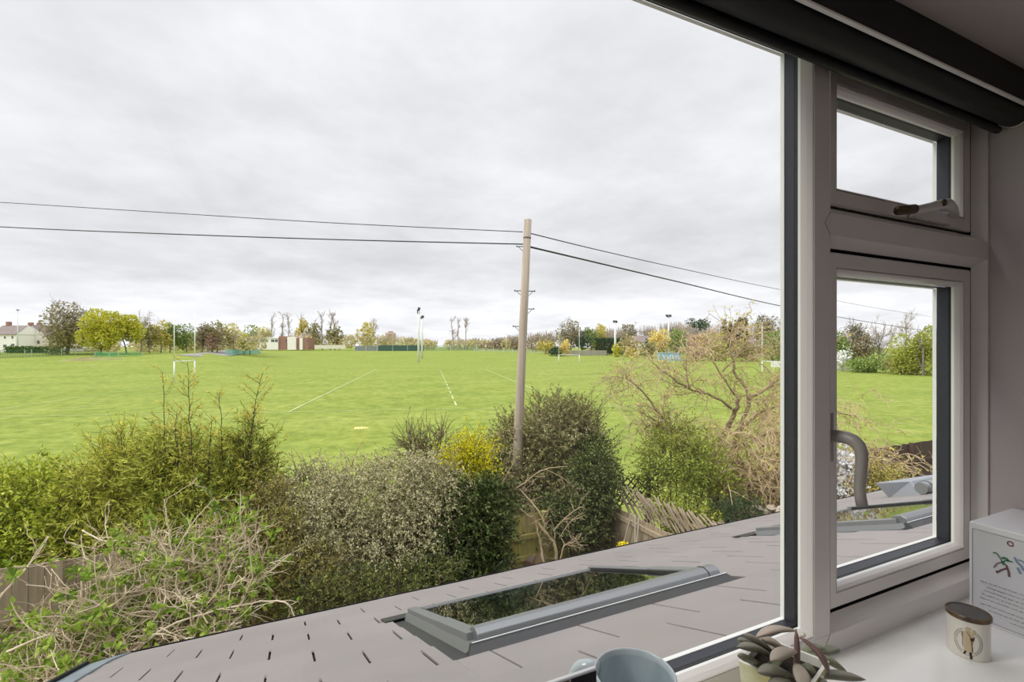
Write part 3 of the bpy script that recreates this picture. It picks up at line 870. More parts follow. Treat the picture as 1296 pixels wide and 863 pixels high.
# ------------------------------------------------------------------ the ground
TL = ([0, 70, 100, 140, 400], [-4.8, -4.9, -3.75, -2.15, -1.9])
TM = ([0, 150, 250, 300, 600], [-4.8, -5.0, -2.6, -2.35, -2.6])
TR = ([0, 150, 200, 260, 600], [-4.8, -5.15, -4.6, -4.1, -4.6])
def sstep(a, b, x):
    x = min(max((x - a) / (b - a), 0), 1); return x*x*(3 - 2*x)
def gz(px, t):
    wl = 1 - sstep(250, 370, px); wr = sstep(600, 730, px)
    zl, zm, zr = np.interp(t, *TL), np.interp(t, *TM), np.interp(t, *TR)
    return zl*wl + zr*wr + zm*(1 - wl - wr)
def G(px, t):
    """point of the ground in that column of the view, t metres away"""
    d = ray(px, HY); p = d * t; p[2] = gz(px, t); return p
def t_at(px, py):
    """distance at which the ground shows at that pixel"""
    lo = None
    for t in np.arange(8, 420, .25):
        y = HY - F*gz(px, t)/t
        if y <= py: return t
    return 420
M_grass = bpy.data.materials.new('field_grass'); M_grass.use_nodes = True
def _grass():
    nt = M_grass.node_tree; b = nt.nodes['Principled BSDF']; N = nt.nodes.new; L = nt.links.new
    tc = N('ShaderNodeTexCoord')
    def noise(s, d=6, r=.6, sc=(1, 1, 1)):
        mp = N('ShaderNodeMapping'); mp.inputs['Scale'].default_value = sc
        mp.inputs['Rotation'].default_value = (0, 0, .26)
        n = N('ShaderNodeTexNoise'); n.inputs['Scale'].default_value = s; n.inputs['Detail'].default_value = d; n.inputs['Roughness'].default_value = r
        L(tc.outputs['Object'], mp.inputs[0]); L(mp.outputs[0], n.inputs['Vector']); return n.outputs['Fac']
    def ramp(f, stops):
        r = N('ShaderNodeValToRGB'); L(f, r.inputs[0]); e = r.color_ramp.elements
        e[0].position, e[0].color = stops[0][0], lin(stops[0][1]); e[1].position, e[1].color = stops[-1][0], lin(stops[-1][1])
        for p, c in stops[1:-1]:
            x = e.new(p); x.color = lin(c)
        return r.outputs[0]
    base = ramp(noise(.075, 3, .5, (1, 2.2, 1)), [(.32, (116, 132, 52)), (.5, (137, 149, 66)), (.68, (154, 161, 82))])
    tuft = ramp(noise(1.1, 8, .8), [(.33, (66, 92, 28)), (.52, (132, 146, 62)), (.70, (174, 178, 100))])
    m = N('ShaderNodeMix'); m.data_type = 'RGBA'; m.inputs[0].default_value = .62
    L(base, m.inputs[6]); L(tuft, m.inputs[7])
    L(m.outputs[2], b.inputs['Base Color'])
    b.inputs['Roughness'].default_value = .9; b.inputs['Specular IOR Level'].default_value = .15
    bp = N('ShaderNodeBump'); bp.inputs['Strength'].default_value = .5; bp.inputs['Distance'].default_value = .08
    L(noise(2.6, 6, .7), bp.inputs['Height']); L(bp.outputs[0], b.inputs['Normal'])
_grass()
def fan(name, ts, pxs_az, m, dz=0.0):
    mb = MB(); V = []; na = len(pxs_az)
    for t in ts:
        for az in pxs_az:                  # angle from the optical axis
            px = CX + F*math.tan(max(min(az, 1.25), -1.25))
            r = t / max(math.cos(az), .35)
            x, y = r*math.sin(az + YAW), r*math.cos(az + YAW)
            V.append((x, y, gz(px, r*max(math.cos(az), .31)) + dz))
    q = [(i*na+j, i*na+j+1, (i+1)*na+j+1, (i+1)*na+j) for i in range(len(ts)-1) for j in range(na-1)]
    mb.add(V, quads=q)
    return mb.build(name, m, smooth=True)
ts = [3, 6, 9, 12, 16, 20, 26, 34, 44, 56, 64, 70, 76, 82, 88, 94, 100, 110, 120, 130, 140, 150, 162, 175, 188, 200, 215, 230, 245, 260, 280, 300, 340, 420, 560, 800, 1400]
field = structure(fan('field', ts, np.linspace(-1.62, 1.52, 90), M_grass), 'wide green playing field beyond the garden')
M_soil = mat('garden_soil', (86, 80, 58), 0.95, noise=(.9, (104, 112, 62)), bump=(9, .6))
gd = MB().add([(-14, .64, -4.785), (26, .64, -4.785), (26, 7.6, -4.77), (-14, 7.6, -4.77)], quads=[(0, 1, 2, 3)])
structure(gd.build('garden_ground', M_soil), 'bare soil and rough grass in the garden below')

# pitch markings, painted on the field
M_line = mat('pitch_paint', (190, 200, 150), 0.9, noise=(.7, (160, 178, 104)))
def marking(a, b, w=.13, dash=None, n=18):
    ta, tb = t_at(*a), t_at(*b)
    A, B = G(a[0], ta)[:2], G(b[0], tb)[:2]
    L_ = np.linalg.norm(B - A); d = (B - A)/L_; s = np.array([-d[1], d[0]])*w/2
    def zat(p):
        az = math.atan2(p[0], p[1]) - YAW; r = math.hypot(*p)
        return gz(CX + F*math.tan(az), r*math.cos(az)) + .03
    mb = MB()
    if dash is None: spans = [(i/n, (i+1)/n) for i in range(n)]
    else:
        spans = []; x = 0
        while x < L_: spans.append((x/L_, min(1, (x + dash[0])/L_))); x += sum(dash)
    for u, v in spans:
        p, q = A + (B - A)*u, A + (B - A)*v
        mb.add([(*(p - s), zat(p)), (*(p + s), zat(p)), (*(q + s), zat(q)), (*(q - s), zat(q))], quads=[(0, 1, 2, 3)])
    return mb.build('pitch_marking', M_line, field)
marking((-40, 528.7), (640, 517.4), .10); marking((640, 517.4), (1200, 508.2), .09)
marking((365, 522.2), (476, 467.5), .15)
marking((577.5, 513.5), (557, 468), .15, dash=(3.2, 1.8))
marking((686, 497.7), (614, 467.6), .14)
marking((0, 518.5), (204, 488.5), .11); marking((92, 517), (124, 511.5), .10); marking((182, 501), (202, 498), .12)
marking((-20, 500.5), (178, 480), .06)
marking((700, 488), (925, 503), .06); marking((262, 479.5), (330, 470), .10); marking((476, 467), (700, 466), .12)
marking((645, 466), (715, 478), .10)

# grey tarmac yard and path at the far left, and the worn brown bank
M_tar = mat('tarmac', (134, 128, 130), 0.9, noise=(.4, (150, 144, 142)))
M_path = mat('pale_path', (178, 172, 158), 0.9)
def patch(name, pix, m, dz=.06):
    pts = []
    for px, py in pix:
        p = G(px, t_at(px, py)); p[2] += dz; pts.append(p)
    return MB().poly(pts).build(name, m, field)
patch('tarmac_yard', [(222, 449.6), (250, 447.2), (268, 444.6), (292, 443.8), (306, 444.4), (326, 443.2), (330, 445.0), (305, 448.6), (290, 450.4), (250, 451.2)], M_tar, .08)
patch('path', [(254, 439.6), (262, 439.4), (274, 441.8), (298, 443.6), (300, 444.6), (276, 444.2), (266, 442.2)], M_path, .10)
M_earth = mat('bare_earth', (132, 120, 82), 0.95, noise=(.5, (138, 142, 78)), bump=(3, .6))
rg_ = np.random.default_rng(3)
em_ = MB(); V = []; na, nr = 26, 7
pc = G(116, 112); 
for i in range(nr):
    for k in range(na):
        a = 2*math.pi*k/na; rr = i/(nr-1)
        x = pc[0] + 6.2*rr*math.cos(a)*(1 + .12*math.sin(3*a)); y = pc[1] + 3.2*rr*math.sin(a)
        az_ = math.atan2(x, y) - YAW; t_ = math.hypot(x, y)*math.cos(az_)
        V.append((x, y, gz(CX + F*math.tan(az_), t_) - .06 + .62*(1 - rr**2)*(1 + .25*rg_.normal())))
em_.add(V, quads=[(i*na+k, i*na+(k+1) % na, (i+1)*na+(k+1) % na, (i+1)*na+k) for i in range(nr-1) for k in range(na)])
tag(em_.build('earth_mound', M_earth, smooth=True), 'worn brown earth bank on the field below the white houses', 'bank')

# ------------------------------------------------------------------ goal posts, floodlights, lamp
M_wpost = mat('white_painted_post', (238, 240, 238), 0.5)
M_steel = mat('galvanised_post', (226, 228, 228), 0.5)
M_dark = mat('dark_fitting', (70, 74, 76), 0.5)
def goal(base, ppx, top, bar, label):
    A = G(base[0], t_at(*base)); B = G(ppx[0], t_at(*ppx))
    t0 = A @ np.array([SY, CY, 0])
    H = (base[1] - top)/F*t0; hb = (base[1] - bar)/F*t0
    r = thing('rugby_posts', label, 'goal posts', (A + B)/2, 'rugby posts on the field')
    for p in (A, B):
        MB().tube([p, p + np.array([0, 0, hb])], .085, n=10).build('post_base', M_wpost, r, smooth=True)
        MB().tube([p + np.array([0, 0, hb]), p + np.array([0, 0, H])], [.075, .045], n=10).build('upright', M_wpost, r, smooth=True)
    zb = np.array([0, 0, hb])
    B2 = B.copy(); B2[2] = A[2]
    MB().tube([A + zb, B2 + zb], .06, n=8).build('crossbar', M_wpost, r, smooth=True)
goal((220.5, 484.2), (246.5, 481.6), 391, 457.6, 'tall white rugby posts nearest the left side of the view, above the bamboo')
goal((707.2, 460.6), (733.2, 460.8), 409, 449.0, 'white rugby posts to the right of the utility pole')
goal((964.6, 475.5), (1012, 477.5), 408, 457.0, 'white rugby post and crossbar just left of the window mullion')
pA = G(641, t_at(641, 447)); o = MB().tube([pA, pA + np.array([0, 0, 22/F*(pA @ np.array([SY, CY, 0]))])], .10, n=8).build('white_post', M_wpost, smooth=True)
tag(o, 'single thin white post on the field close to the utility pole', 'post')
def mast(px, py, top, label, heads, r=.13):
    A = G(px, t_at(px, py)); t = A @ np.array([SY, CY, 0]); H = (py - top)/F*t
    s = t/F
    o = thing('floodlight', label, 'floodlight', A, 'field floodlights')
    MB().tube([A, A + np.array([0, 0, H*.5]), A + np.array([0, 0, H*.99])], [1.5*s, 1.3*s, 1.0*s], n=8).build('mast', M_steel, o, smooth=True)
    for dx, dz in heads:
        c = A + np.array([CY, -SY, 0])*dx*s + np.array([0, 0, H + dz*s])
        b = MB(); w, h, d = 1.5*s, 1.2*s, .8*s
        b.hexa([c + np.array([sx_*w, sy_*d, sz_*h + .35*sy_*h]) for sx_, sy_, sz_ in ((-1,-1,-1),(1,-1,-1),(1,1,-1),(-1,1,-1),(-1,-1,1),(1,-1,1),(1,1,1),(-1,1,1))])
        b.build('lamp_head', M_dark, o)
    if len(heads) > 1:
        MB().beam(A + np.array([CY, -SY, 0])*heads[0][0]*s + np.array([0, 0, H]), A + np.array([CY, -SY, 0])*heads[-1][0]*s + np.array([0, 0, H]), .5*s, .5*s).build('crossarm', M_dark, o)
mast(529.8, 458.8, 393.0, 'taller floodlight of the two standing close together in mid-field', [(-.4, 0), (.6, 2.6), (-.2, -2.6)])
mast(534.2, 453.5, 402.2, 'shorter floodlight close behind the taller one in mid-field', [(-.4, 0), (.8, 1.6)])
mast(778.6, 451.5, 407.0, 'floodlight in front of the dark clipped hedge', [(-1.2, 0), (1.2, 0)])
mast(846.2, 448.5, 399.5, 'floodlight rising behind the pale blue cabin', [(-2.0, 0), (0, -.8), (2.0, 0)])
A = G(22.5, t_at(22.5, 446.6)); t = A @ np.array([SY, CY, 0])
sl_ = thing('street_lamp', 'tall grey lamp column in front of the white houses', 'street lamp', A)
MB().tube([A, A + np.array([0, 0, 54/F*t])], [.16, .10], n=8).build('column', M_steel, sl_, smooth=True)
MB().box(tuple(A + np.array([-.35, -.3, 54/F*t])), tuple(A + np.array([.35, .3, 54/F*t + .22]))).build('lamp_head', M_dark, sl_)

# ------------------------------------------------------------------ far buildings
M_rend = mat('white_render', (244, 240, 236), 0.85); M_rend2 = mat('pale_pink_render', (234, 222, 212), 0.85)
M_tile = mat('brown_roof_tiles', (140, 126, 120), 0.85, noise=(1.2, (122, 112, 108)))
M_win = mat('dark_window_glass', (96, 102, 112), 0.2); M_brick = mat('red_brick', (166, 128, 114), 0.9, noise=(1.5, (150, 112, 100)))
RT = np.array([CY, -SY, 0]); FW = np.array([SY, CY, 0])
def blk(m, px0, px1, y0, y1, t, depth):
    """upright block whose near face spans those columns and rows at distance t"""
    a = P(px0, y1, t); b = P(px1, y1, t); h = (y1 - y0)/F*t; d = FW*depth; z = np.array([0, 0, h])
    m.hexa([a, b, b + d, a + d, a + z, b + z, b + d + z, a + d + z]); return m
def house(px0, px1, eave, ridge, base, t, depth, label, wins, gable=False, chim=()):
    c = P((px0 + px1)/2, base, t)
    r = thing('house', label, 'house', c, 'houses at the far left')
    blk(MB(), px0, px1, eave, base + 3, t, depth).build('wall', M_rend if not gable else M_rend2, r)
    z = lambda y: np.array([0, 0, (HY - y)/F*t])
    a, b = P(px0 - .6, eave, t), P(px1 + .6, eave, t); d = FW*depth; up = np.array([0, 0, (eave - ridge)/F*t])
    rf = MB()
    if not gable:   # ridge runs along the picture
        m0, m1 = a + d/2 + up + RT*.2, b + d/2 + up - RT*.2
        k = .25
        A1 = [a - FW*.3, b - FW*.3, m1, m0, a + d, b + d]
        th = np.array([0, 0, .18])
        rf.add([*A1, *[p - th for p in A1]], quads=[(0, 1, 2, 3), (3, 2, 5, 4), (6, 9, 8, 7), (9, 10, 11, 8), (0, 6, 7, 1), (4, 5, 11, 10)], tris=[])
        MB().add([a, a + d, m0], tris=[(0, 2, 1)]).build('gable', M_rend, r); MB().add([b, b + d, m1], tris=[(0, 1, 2)]).build('gable', M_rend, r)
    else:           # gable end faces the field
        m0 = (a + b)/2 + up; m1 = m0 + d
        gb = MB(); gb.prism([a, b, m0], FW*.25); gb.build('gable', M_rend, r)
        th = np.array([0, 0, .18]); A1 = [a - FW*.3 - th, b - FW*.3 - th, m0 - FW*.3 + th, a + d - th, b + d - th, m1 + th]
        rf.add([*A1], quads=[(0, 2, 5, 3), (2, 1, 4, 5)])
    rf.build('roof', M_tile, r)
    for w in wins:
        blk(MB(), w[0], w[2], w[1], w[3], t - .06, .1).build('window', M_win, r)
    for cx, top in chim:
        blk(MB(), cx - 1.8, cx + 1.8, top, eave - (eave - ridge)*.5, t + depth*.45, 1.2).build('chimney', M_brick, r)
house(-14, 20, 423, 411, 443, 165, 9, 'white house with brown tiled roof at the far left edge', [(5, 425.5, 7, 428.5), (14.5, 425, 16.5, 428.5), (4, 436, 8, 440), (14, 435, 18, 437.5), (-6, 425, -3, 428.5)], chim=((9, 407),))
house(20, 60, 428, 411.5, 443, 172, 12, 'white house with a steep gable to the field, partly behind the bare tree', [(36, 431, 39, 435), (47, 431, 50, 435)], gable=True, chim=((37, 408), (48, 408.5)))
house(58, 92, 431, 421, 443, 185, 9, 'low pale house behind the large half-bare tree', [(66, 434, 70, 438), (80, 434, 84, 438)])
house(930, 958, 434, 425, 446, 210, 10, 'grey-roofed house among the trees beyond the right-hand rugby post', [(938, 437, 941, 441)])
house(804, 824, 433, 424.5, 444, 240, 10, 'pink-roofed house between the bare woods and the yellow willow', [(812, 436, 815, 440)])
cb = thing('clubhouse', 'flat-roofed white and brick clubhouse at the far edge of the field', 'building', P(358, 440, 270))
T_ = 270
blk(MB(), 326, 352, 427.6, 442.5, T_, 9).build('white_wing', M_rend, cb)
blk(MB(), 353, 362.5, 425.4, 442.5, T_+.5, 9).build('brick_stair', M_brick, cb)
blk(MB(), 363.5, 374.5, 426.0, 442.5, T_-.8, 10).build('white_block', M_rend, cb)
blk(MB(), 375, 390, 427.4, 442.5, T_, 9).build('brick_wing', M_brick, cb)
blk(MB(), 379, 383, 427.6, 442.5, T_-.3, 2).build('white_panel', M_rend, cb)
for a, b in ((329, 335), (337, 339), (343, 347), (348, 351.5), (361.5, 363.2), (388.6, 389.8)):
    blk(MB(), a, b, 429.6, 432.6, T_-.12, .3).build('window', M_win, cb)
blk(MB(), 331, 337, 436.5, 440, T_-.12, .3).build('dark_doorway', mat('doorway', (110, 98, 96), .8), cb)
blk(MB(), 325.4, 352.4, 427.0, 427.9, T_-.3, 9.6).build('roof_edge', M_wpost, cb)
o = blk(MB(), 398, 437, 436.6, 441.4, 268, .5).build('boundary_wall', mat('cream_wall', (226, 220, 206), .9)); tag(o, 'long low cream wall right of the clubhouse', 'wall'); o['kind'] = 'thing'
tb = thing('tower_block', 'distant brick tower block showing over the trees in mid-view', 'building', P(491, 440, 420))
blk(MB(), 487.5, 497, 421, 446, 420, 12).build('tower', mat('tan_brick', (204, 182, 170), .9), tb)
blk(MB(), 491.2, 495.5, 419, 421.5, 421, 6).build('roof_plant', mat('tan_brick_dark', (184, 160, 150), .9), tb)
for y in (423, 425.6, 428.2, 430.8):
    blk(MB(), 491, 495.5, y, y + 1.3, 419.7, .5).build('balcony', mat('red_balcony', (170, 120, 112), .9), tb)
sh = thing('shed', 'small beige shed by the path behind the left rugby posts', 'shed', P(256, 440, 190))
blk(MB(), 251.5, 261, 433.4, 444.5, 190, 4).build('wall', mat('beige_boards', (196, 190, 172), .9), sh)
blk(MB(), 251, 261.6, 432.6, 433.6, 189.7, 4.6).build('roof', M_tile, sh)
# vans beside the clubhouse drive
for a, b, y0, y1, lb in ((298, 306, 435.0, 437.4, 'white van parked farthest from the clubhouse'), (315, 325.5, 434.8, 437.6, 'white van parked next to the clubhouse'), (242, 250, 434.6, 438.6, 'white van behind the left rugby posts')):
    v = thing('van', lb, 'van', P((a+b)/2, y1, 255), 'parked white vans')
    t_ = 255 if a > 290 else 190
    blk(MB(), a, b, y0, y1, t_, 2).build('body', M_rend, v); blk(MB(), a + .6, a + (b-a)*.3, y0 + .5, y0 + 1.3, t_-.1, .2).build('windscreen', M_win, v)
    for q in (.2, .8):
        cc = P(a + (b-a)*q, y1 + .2, t_-.05); MB().tube([cc, cc + FW*.3], .35, n=10).build('wheel', M_dark, v)

# pale blue cabin with white lettering strokes
T_ = 163
cbn = thing('cabin', 'pale blue cabin with white painted marks at the right of the field', 'cabin', G(848, T_))
gy = HY - F*gz(848, T_)/T_
blk(MB(), 835, 862.5, 446.8, gy + .4, T_, 2.4).build('cabin_body', mat('pale_blue_paint', (138, 184, 214), .6), cbn)
blk(MB(), 834.6, 862.9, 446.4, 447.2, T_-.1, 2.6).build('cabin_roof', mat('blue_roof', (150, 178, 198), .6), cbn)
wm = MB()
def stroke(a, b):
    wm.beam(P(a[0], a[1], T_-.05), P(b[0], b[1], T_-.05), .24, .05, up=FW)
for a, b in (((838.5, 448.6), (841.2, 454)), ((841.2, 454), (842.6, 449.5)), ((843.5, 449), (847, 455.6)), ((848.4, 449), (848.0, 455)), ((850.5, 448.8), (852.4, 454.5)), ((852.4, 454.5), (853.4, 451)), ((855, 449.4), (856, 455.8)), ((857.5, 450), (859.4, 454.8))):
    stroke(a, b)
wm.build('white_lettering', M_wpost, cbn)
T_ = 90
o = thing('white_sign', 'white board on posts beside the right-hand rugby post', 'sign', G(986, T_))
blk(MB(), 976.2, 1000, 457.6, 464.6, T_, .12).build('board', M_wpost, o)
for x in (979, 998):
    a = P(x, 464, T_ + .1); b = a.copy(); b[2] = gz(x, T_) - .05
    MB().tube([b, a], .05, n=8).build('leg', M_steel, o)

# ------------------------------------------------------------------ far fences
M_gmesh = mat('green_mesh_fence', (92, 128, 104), .8); M_gpost = mat('fence_post', (188, 192, 176), .8)
def mesh_fence(pix, h, label, m, name='mesh_fence', open_=True, step=3.0, postm=M_gpost, group=None):
    """pix: ground points (px, t) along the fence; h metres; wires and pickets as real bars"""
    pts = [G(*p) for p in pix]
    r = thing(name, label, 'fence', pts[len(pts)//2], group)
    mb = MB(); ps = MB(); n_post = 0
    for a, b in zip(pts[:-1], pts[1:]):
        L_ = np.linalg.norm(b - a); up = np.array([0, 0, h])
        if open_:
            k = max(int(L_/.20), 2)
            u = np.linspace(0, 1, k)[:, None]
            A_ = a + (b - a)*u; mb.sticks(A_, A_ + up, .040, .040, n=3)
            for q in (.08, .55, 1.0): mb.beam(a + up*q, b + up*q, .04, .05)
        else:
            mb.beam(a + up*.5, b + up*.5, .06, h)
        for i in range(int(L_/step) + 1):
            c = a + (b - a)*(i*step/L_); ps.beam(c - np.array([0, 0, .05]), c + up*1.06, .14, .14, up=(0, 1, 0)); n_post += 1
    mb.build('mesh_panel', m, r); ps.build('post', postm, r)
    return r
mesh_fence([(-12, 118), (40, 124), (96, 132), (130, 138)], 1.9, 'green railing fence along the top of the field by the white houses', mat('dark_green_rail', (78, 112, 88), .8), step=6)
mesh_fence([(120, 126), (150, 124), (180, 128)], 1.2, 'sagging bright green netting between the earth bank and the rugby posts', mat('green_netting', (92, 176, 126), .8), 'netting_fence', step=5)
mesh_fence([(286, 150), (300, 172), (330, 215)], 1.7, 'pale turquoise barrier beside the tarmac yard', mat('turquoise_barrier', (140, 196, 186), .8), 'barrier_fence', open_=False, step=6)
mesh_fence([(449, 262), (478, 262)], 2.6, 'grey solid screen fence at the far edge of the field', mat('grey_screen', (132, 138, 142), .8), 'screen_fence', open_=False, step=6, postm=M_steel)
mesh_fence([(478, 258), (537, 258)], 3.0, 'dark green windbreak fence behind the two close floodlights', mat('dark_windbreak', (66, 94, 86), .8), 'windbreak_fence', open_=False, step=8, postm=M_steel)
mesh_fence([(538, 262), (606, 262)], 3.0, 'blue-green court fence left of the utility pole', mat('court_green', (118, 160, 142), .8), 'court_fence', step=7, postm=M_steel)
mesh_fence([(600, 250), (660, 252), (700, 250)], 1.6, 'low pale fence crossing behind the utility pole', mat('pale_rail', (196, 206, 196), .8), 'rail_fence', step=5, postm=M_steel)
mesh_fence([(716, 222), (768, 226)], 2.4, 'grey board fence in front of the tall bare trees', mat('grey_boards', (164, 158, 150), .9), 'board_fence', open_=False, step=4, postm=mat('grey_post', (144, 138, 130), .9))

# clipped garden hedge in front of the white houses
lh = MB(); rng = np.random.default_rng(19); n = 2400; a = P(44, 441.8, 150)
pts = np.stack([rng.uniform(-8.5, 8.5, n), rng.uniform(-1, .2, n), rng.uniform(-1.6, .75, n)], 1)
lh.leaves(a + pts[:, :1]*RT + pts[:, 1:2]*FW + pts[:, 2:]*np.array([0, 0, 1]), rng.normal(size=(n, 3)), .55, .45, rng)
o = lh.build('garden_hedge', leaf_mat('garden_hedge', [(54, 78, 44), (78, 98, 58), (96, 112, 70)])); tag(o, 'long low green hedge in front of the white houses', 'hedge')
# ------------------------------------------------------------------ growing things: shared makers
def grow(S, Dr, Ln, R0, R1, nseg, wig, grav, rng):
    """bundles of crooked stems: points (N, nseg+1, 3) and radii (N, nseg+1)"""
    S = np.asarray(S, float); N = len(S)
    d = np.asarray(Dr, float); d = d/(np.linalg.norm(d, axis=1, keepdims=True) + 1e-9)
    Ln = np.broadcast_to(np.asarray(Ln, float), (N,))
    pts = [S]; p = S
    for i in range(nseg):
        d = d + rng.normal(size=(N, 3))*wig + np.array([0, 0, grav])
        d = d/(np.linalg.norm(d, axis=1, keepdims=True) + 1e-9)
        p = p + d*(Ln/nseg)[:, None]; pts.append(p)
    Pt = np.stack(pts, 1)
    u = np.linspace(0, 1, nseg + 1)[None, :]
    R0 = np.broadcast_to(np.asarray(R0, float), (N,))[:, None]; R1 = np.broadcast_to(np.asarray(R1, float), (N,))[:, None]
    return Pt, R0*(1 - u) + R1*u
def put(mb, Pt, Rr, n=3):
    k = Pt.shape[1]
    for i in range(k - 1):
        mb.sticks(Pt[:, i], Pt[:, i+1], Rr[:, i], Rr[:, i+1], n=n)
def fork(Pt, Rr, k, u0, u1, spread, rng, up=0.0):
    """k side shoots on every stem: starts, directions, local radius"""
    N, m, _ = Pt.shape
    u = rng.uniform(u0, u1, (N, k))*(m - 1)
    i = np.minimum(u.astype(int), m - 2); f = (u - i)[..., None]
    idx = np.arange(N)[:, None]
    A = Pt[idx, i]; B = Pt[idx, i+1]
    p = A*(1 - f) + B*f
    d = B - A; d = d/(np.linalg.norm(d, axis=2, keepdims=True) + 1e-9)
    d = d + rng.normal(size=d.shape)*spread + np.array([0, 0, up])
    r = Rr[idx, i]
    return p.reshape(-1, 3), d.reshape(-1, 3), r.reshape(-1)
def ball(N, rng, lo=0.0):
    v = rng.normal(size=(N, 3)); v /= np.linalg.norm(v, axis=1, keepdims=True)
    return v*(rng.uniform(lo, 1, (N, 1))**(1/3))

_LM = {}
def fol(key, cols, **k):
    if key not in _LM: _LM[key] = leaf_mat(key, cols, **k)
    return _LM[key]
M_bark = mat('grey_bark', (138, 130, 122), .9, noise=(3, (118, 110, 102)))
M_bark3 = mat('hazed_far_bark', (176, 166, 160), .9)
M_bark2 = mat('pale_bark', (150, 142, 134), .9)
M_twig_far = mat('hazed_far_twigs', (182, 170, 162), .9)  # far bark and twigs paled in colour to stand for haze

def far_tree(px, top, base, w, t, cols, label, kind='leafy', name='tree', dens=1.0, shape='round', seed=0, group='trees round the field', key=None):
    """a whole tree: trunk, limbs, twigs and foliage; w crown width in picture columns at distance t"""
    rng = np.random.default_rng(1000 + seed*17 + int(px))
    s = t/F
    b = P(px, base, t); gl = gz(px, t)
    b[2] = min(b[2], gl + .2) if abs(b[2] - gl) < 6 else b[2]
    H = (HY - top)*s - b[2]; W = w*s/2
    r = thing(name, label, 'tree', b, group)
    tm = MB()
    tr = max(.020*H, .42*s)
    Pt, Rr = grow([b - np.array([0, 0, .2])], [[0, 0, 1]], H*(.62 if shape != 'tall' else .95), tr, tr*.45, 6, .06, .04, rng)
    put(tm, Pt, Rr, 6)
    lo, hi = (.18, .95)
    nb = 9 if kind != 'leafy' else 6
    if shape == 'tall': nb = 12
    q, d, rr = fork(Pt, Rr, nb, .25, 1.0, .75 if shape != 'tall' else .45, rng, up=.35)
    L1 = min(W*1.15, H*.45) if shape != 'tall' else min(W*1.3, H*.3)
    P1, R1 = grow(q, d, L1*rng.uniform(.6, 1.1, len(q)), np.maximum(rr*.5, .24*s), .14*s, 4, .18, .08, rng)
    put(tm, P1, R1, 4)
    if kind in ('bare', 'half'):
        k2 = 7 if shape != 'tall' else 4
        q, d, rr = fork(P1, R1, k2, .15, 1.0, .65, rng, up=.2)
        P2, R2 = grow(q, d, L1*.5*rng.uniform(.5, 1.1, len(q)), .18*s, .12*s, 3, .22, .05, rng)
        put(tm, P2, R2, 3)
        tm.build('trunk_and_limbs', M_bark if shape != 'tall' else M_bark3, r)
        tw = MB()
        q, d, rr = fork(P2, R2, (int(4*dens) + 2 if shape != 'tall' else 3), .1, 1.0, .7, rng, up=.12)
        P3, R3 = grow(q, d, L1*.26*rng.uniform(.5, 1.2, len(q)), .14*s, .09*s, 2, .2, .0, rng)
        put(tw, P3, R3, 3)
        tw.build('twigs', mat('twigs_%s' % (key or 'far'), cols[0], .9) if key else M_twig_far, r)
    else:
        tm.build('trunk_and_limbs', M_bark, r)
    nl = {'leafy': 1300, 'half': 520, 'bare': 0}[kind]*dens*max(.35, min(2.6, (w*(base - top))/1300.))
    nl = int(nl)
    if nl > 0:
        m = MB()
        cz = b[2] + H*.58; 
        if shape == 'tall': nb_ = 12
        else: nb_ = 11
        cen = ball(nb_, rng, .15)*np.array([W*.72, W*.72, H*.34]) + np.array([b[0], b[1], cz])
        if shape == 'cone':
            hh = rng.uniform(.08, 1, nb_*2); an = rng.uniform(0, 2*math.pi, nb_*2)
            cen = np.stack([b[0] + W*.7*(1-hh)*np.cos(an), b[1] + W*.7*(1-hh)*np.sin(an), b[2] + H*hh*.97], 1)
        if shape == 'low':
            cen[:, 2] = b[2] + H*rng.uniform(.12, .72, nb_)
        if shape == 'flat':
            cen[:, 2] = b[2] + H*rng.uniform(.72, .92, nb_)
        pick = rng.integers(0, len(cen), nl)
        rad = np.array([W*.46, W*.46, min(H*.22, W*.6)]) if shape not in ('cone', 'flat') else (np.array([W*.26, W*.26, H*.06]) if shape == 'cone' else np.array([W*.42, W*.42, H*.06]))
        v = ball(nl, rng, .25)
        C = cen[pick] + v*rad
        C[:, 2] = np.minimum(C[:, 2], b[2] + H); C[:, 2] = np.maximum(C[:, 2], b[2] + .15)
        D = v + rng.normal(size=(nl, 3))*.8
        sz = 2.5*s*rng.uniform(.6, 1.3, nl)
        m.leaves(C, D, sz, sz*.8, rng, fold=.2)
        m.build('foliage', fol(key or name + str(seed) + str(int(px)), cols, trans=.3, patch=.45, patch_scale=.35, lift=1.6), r)
    return r

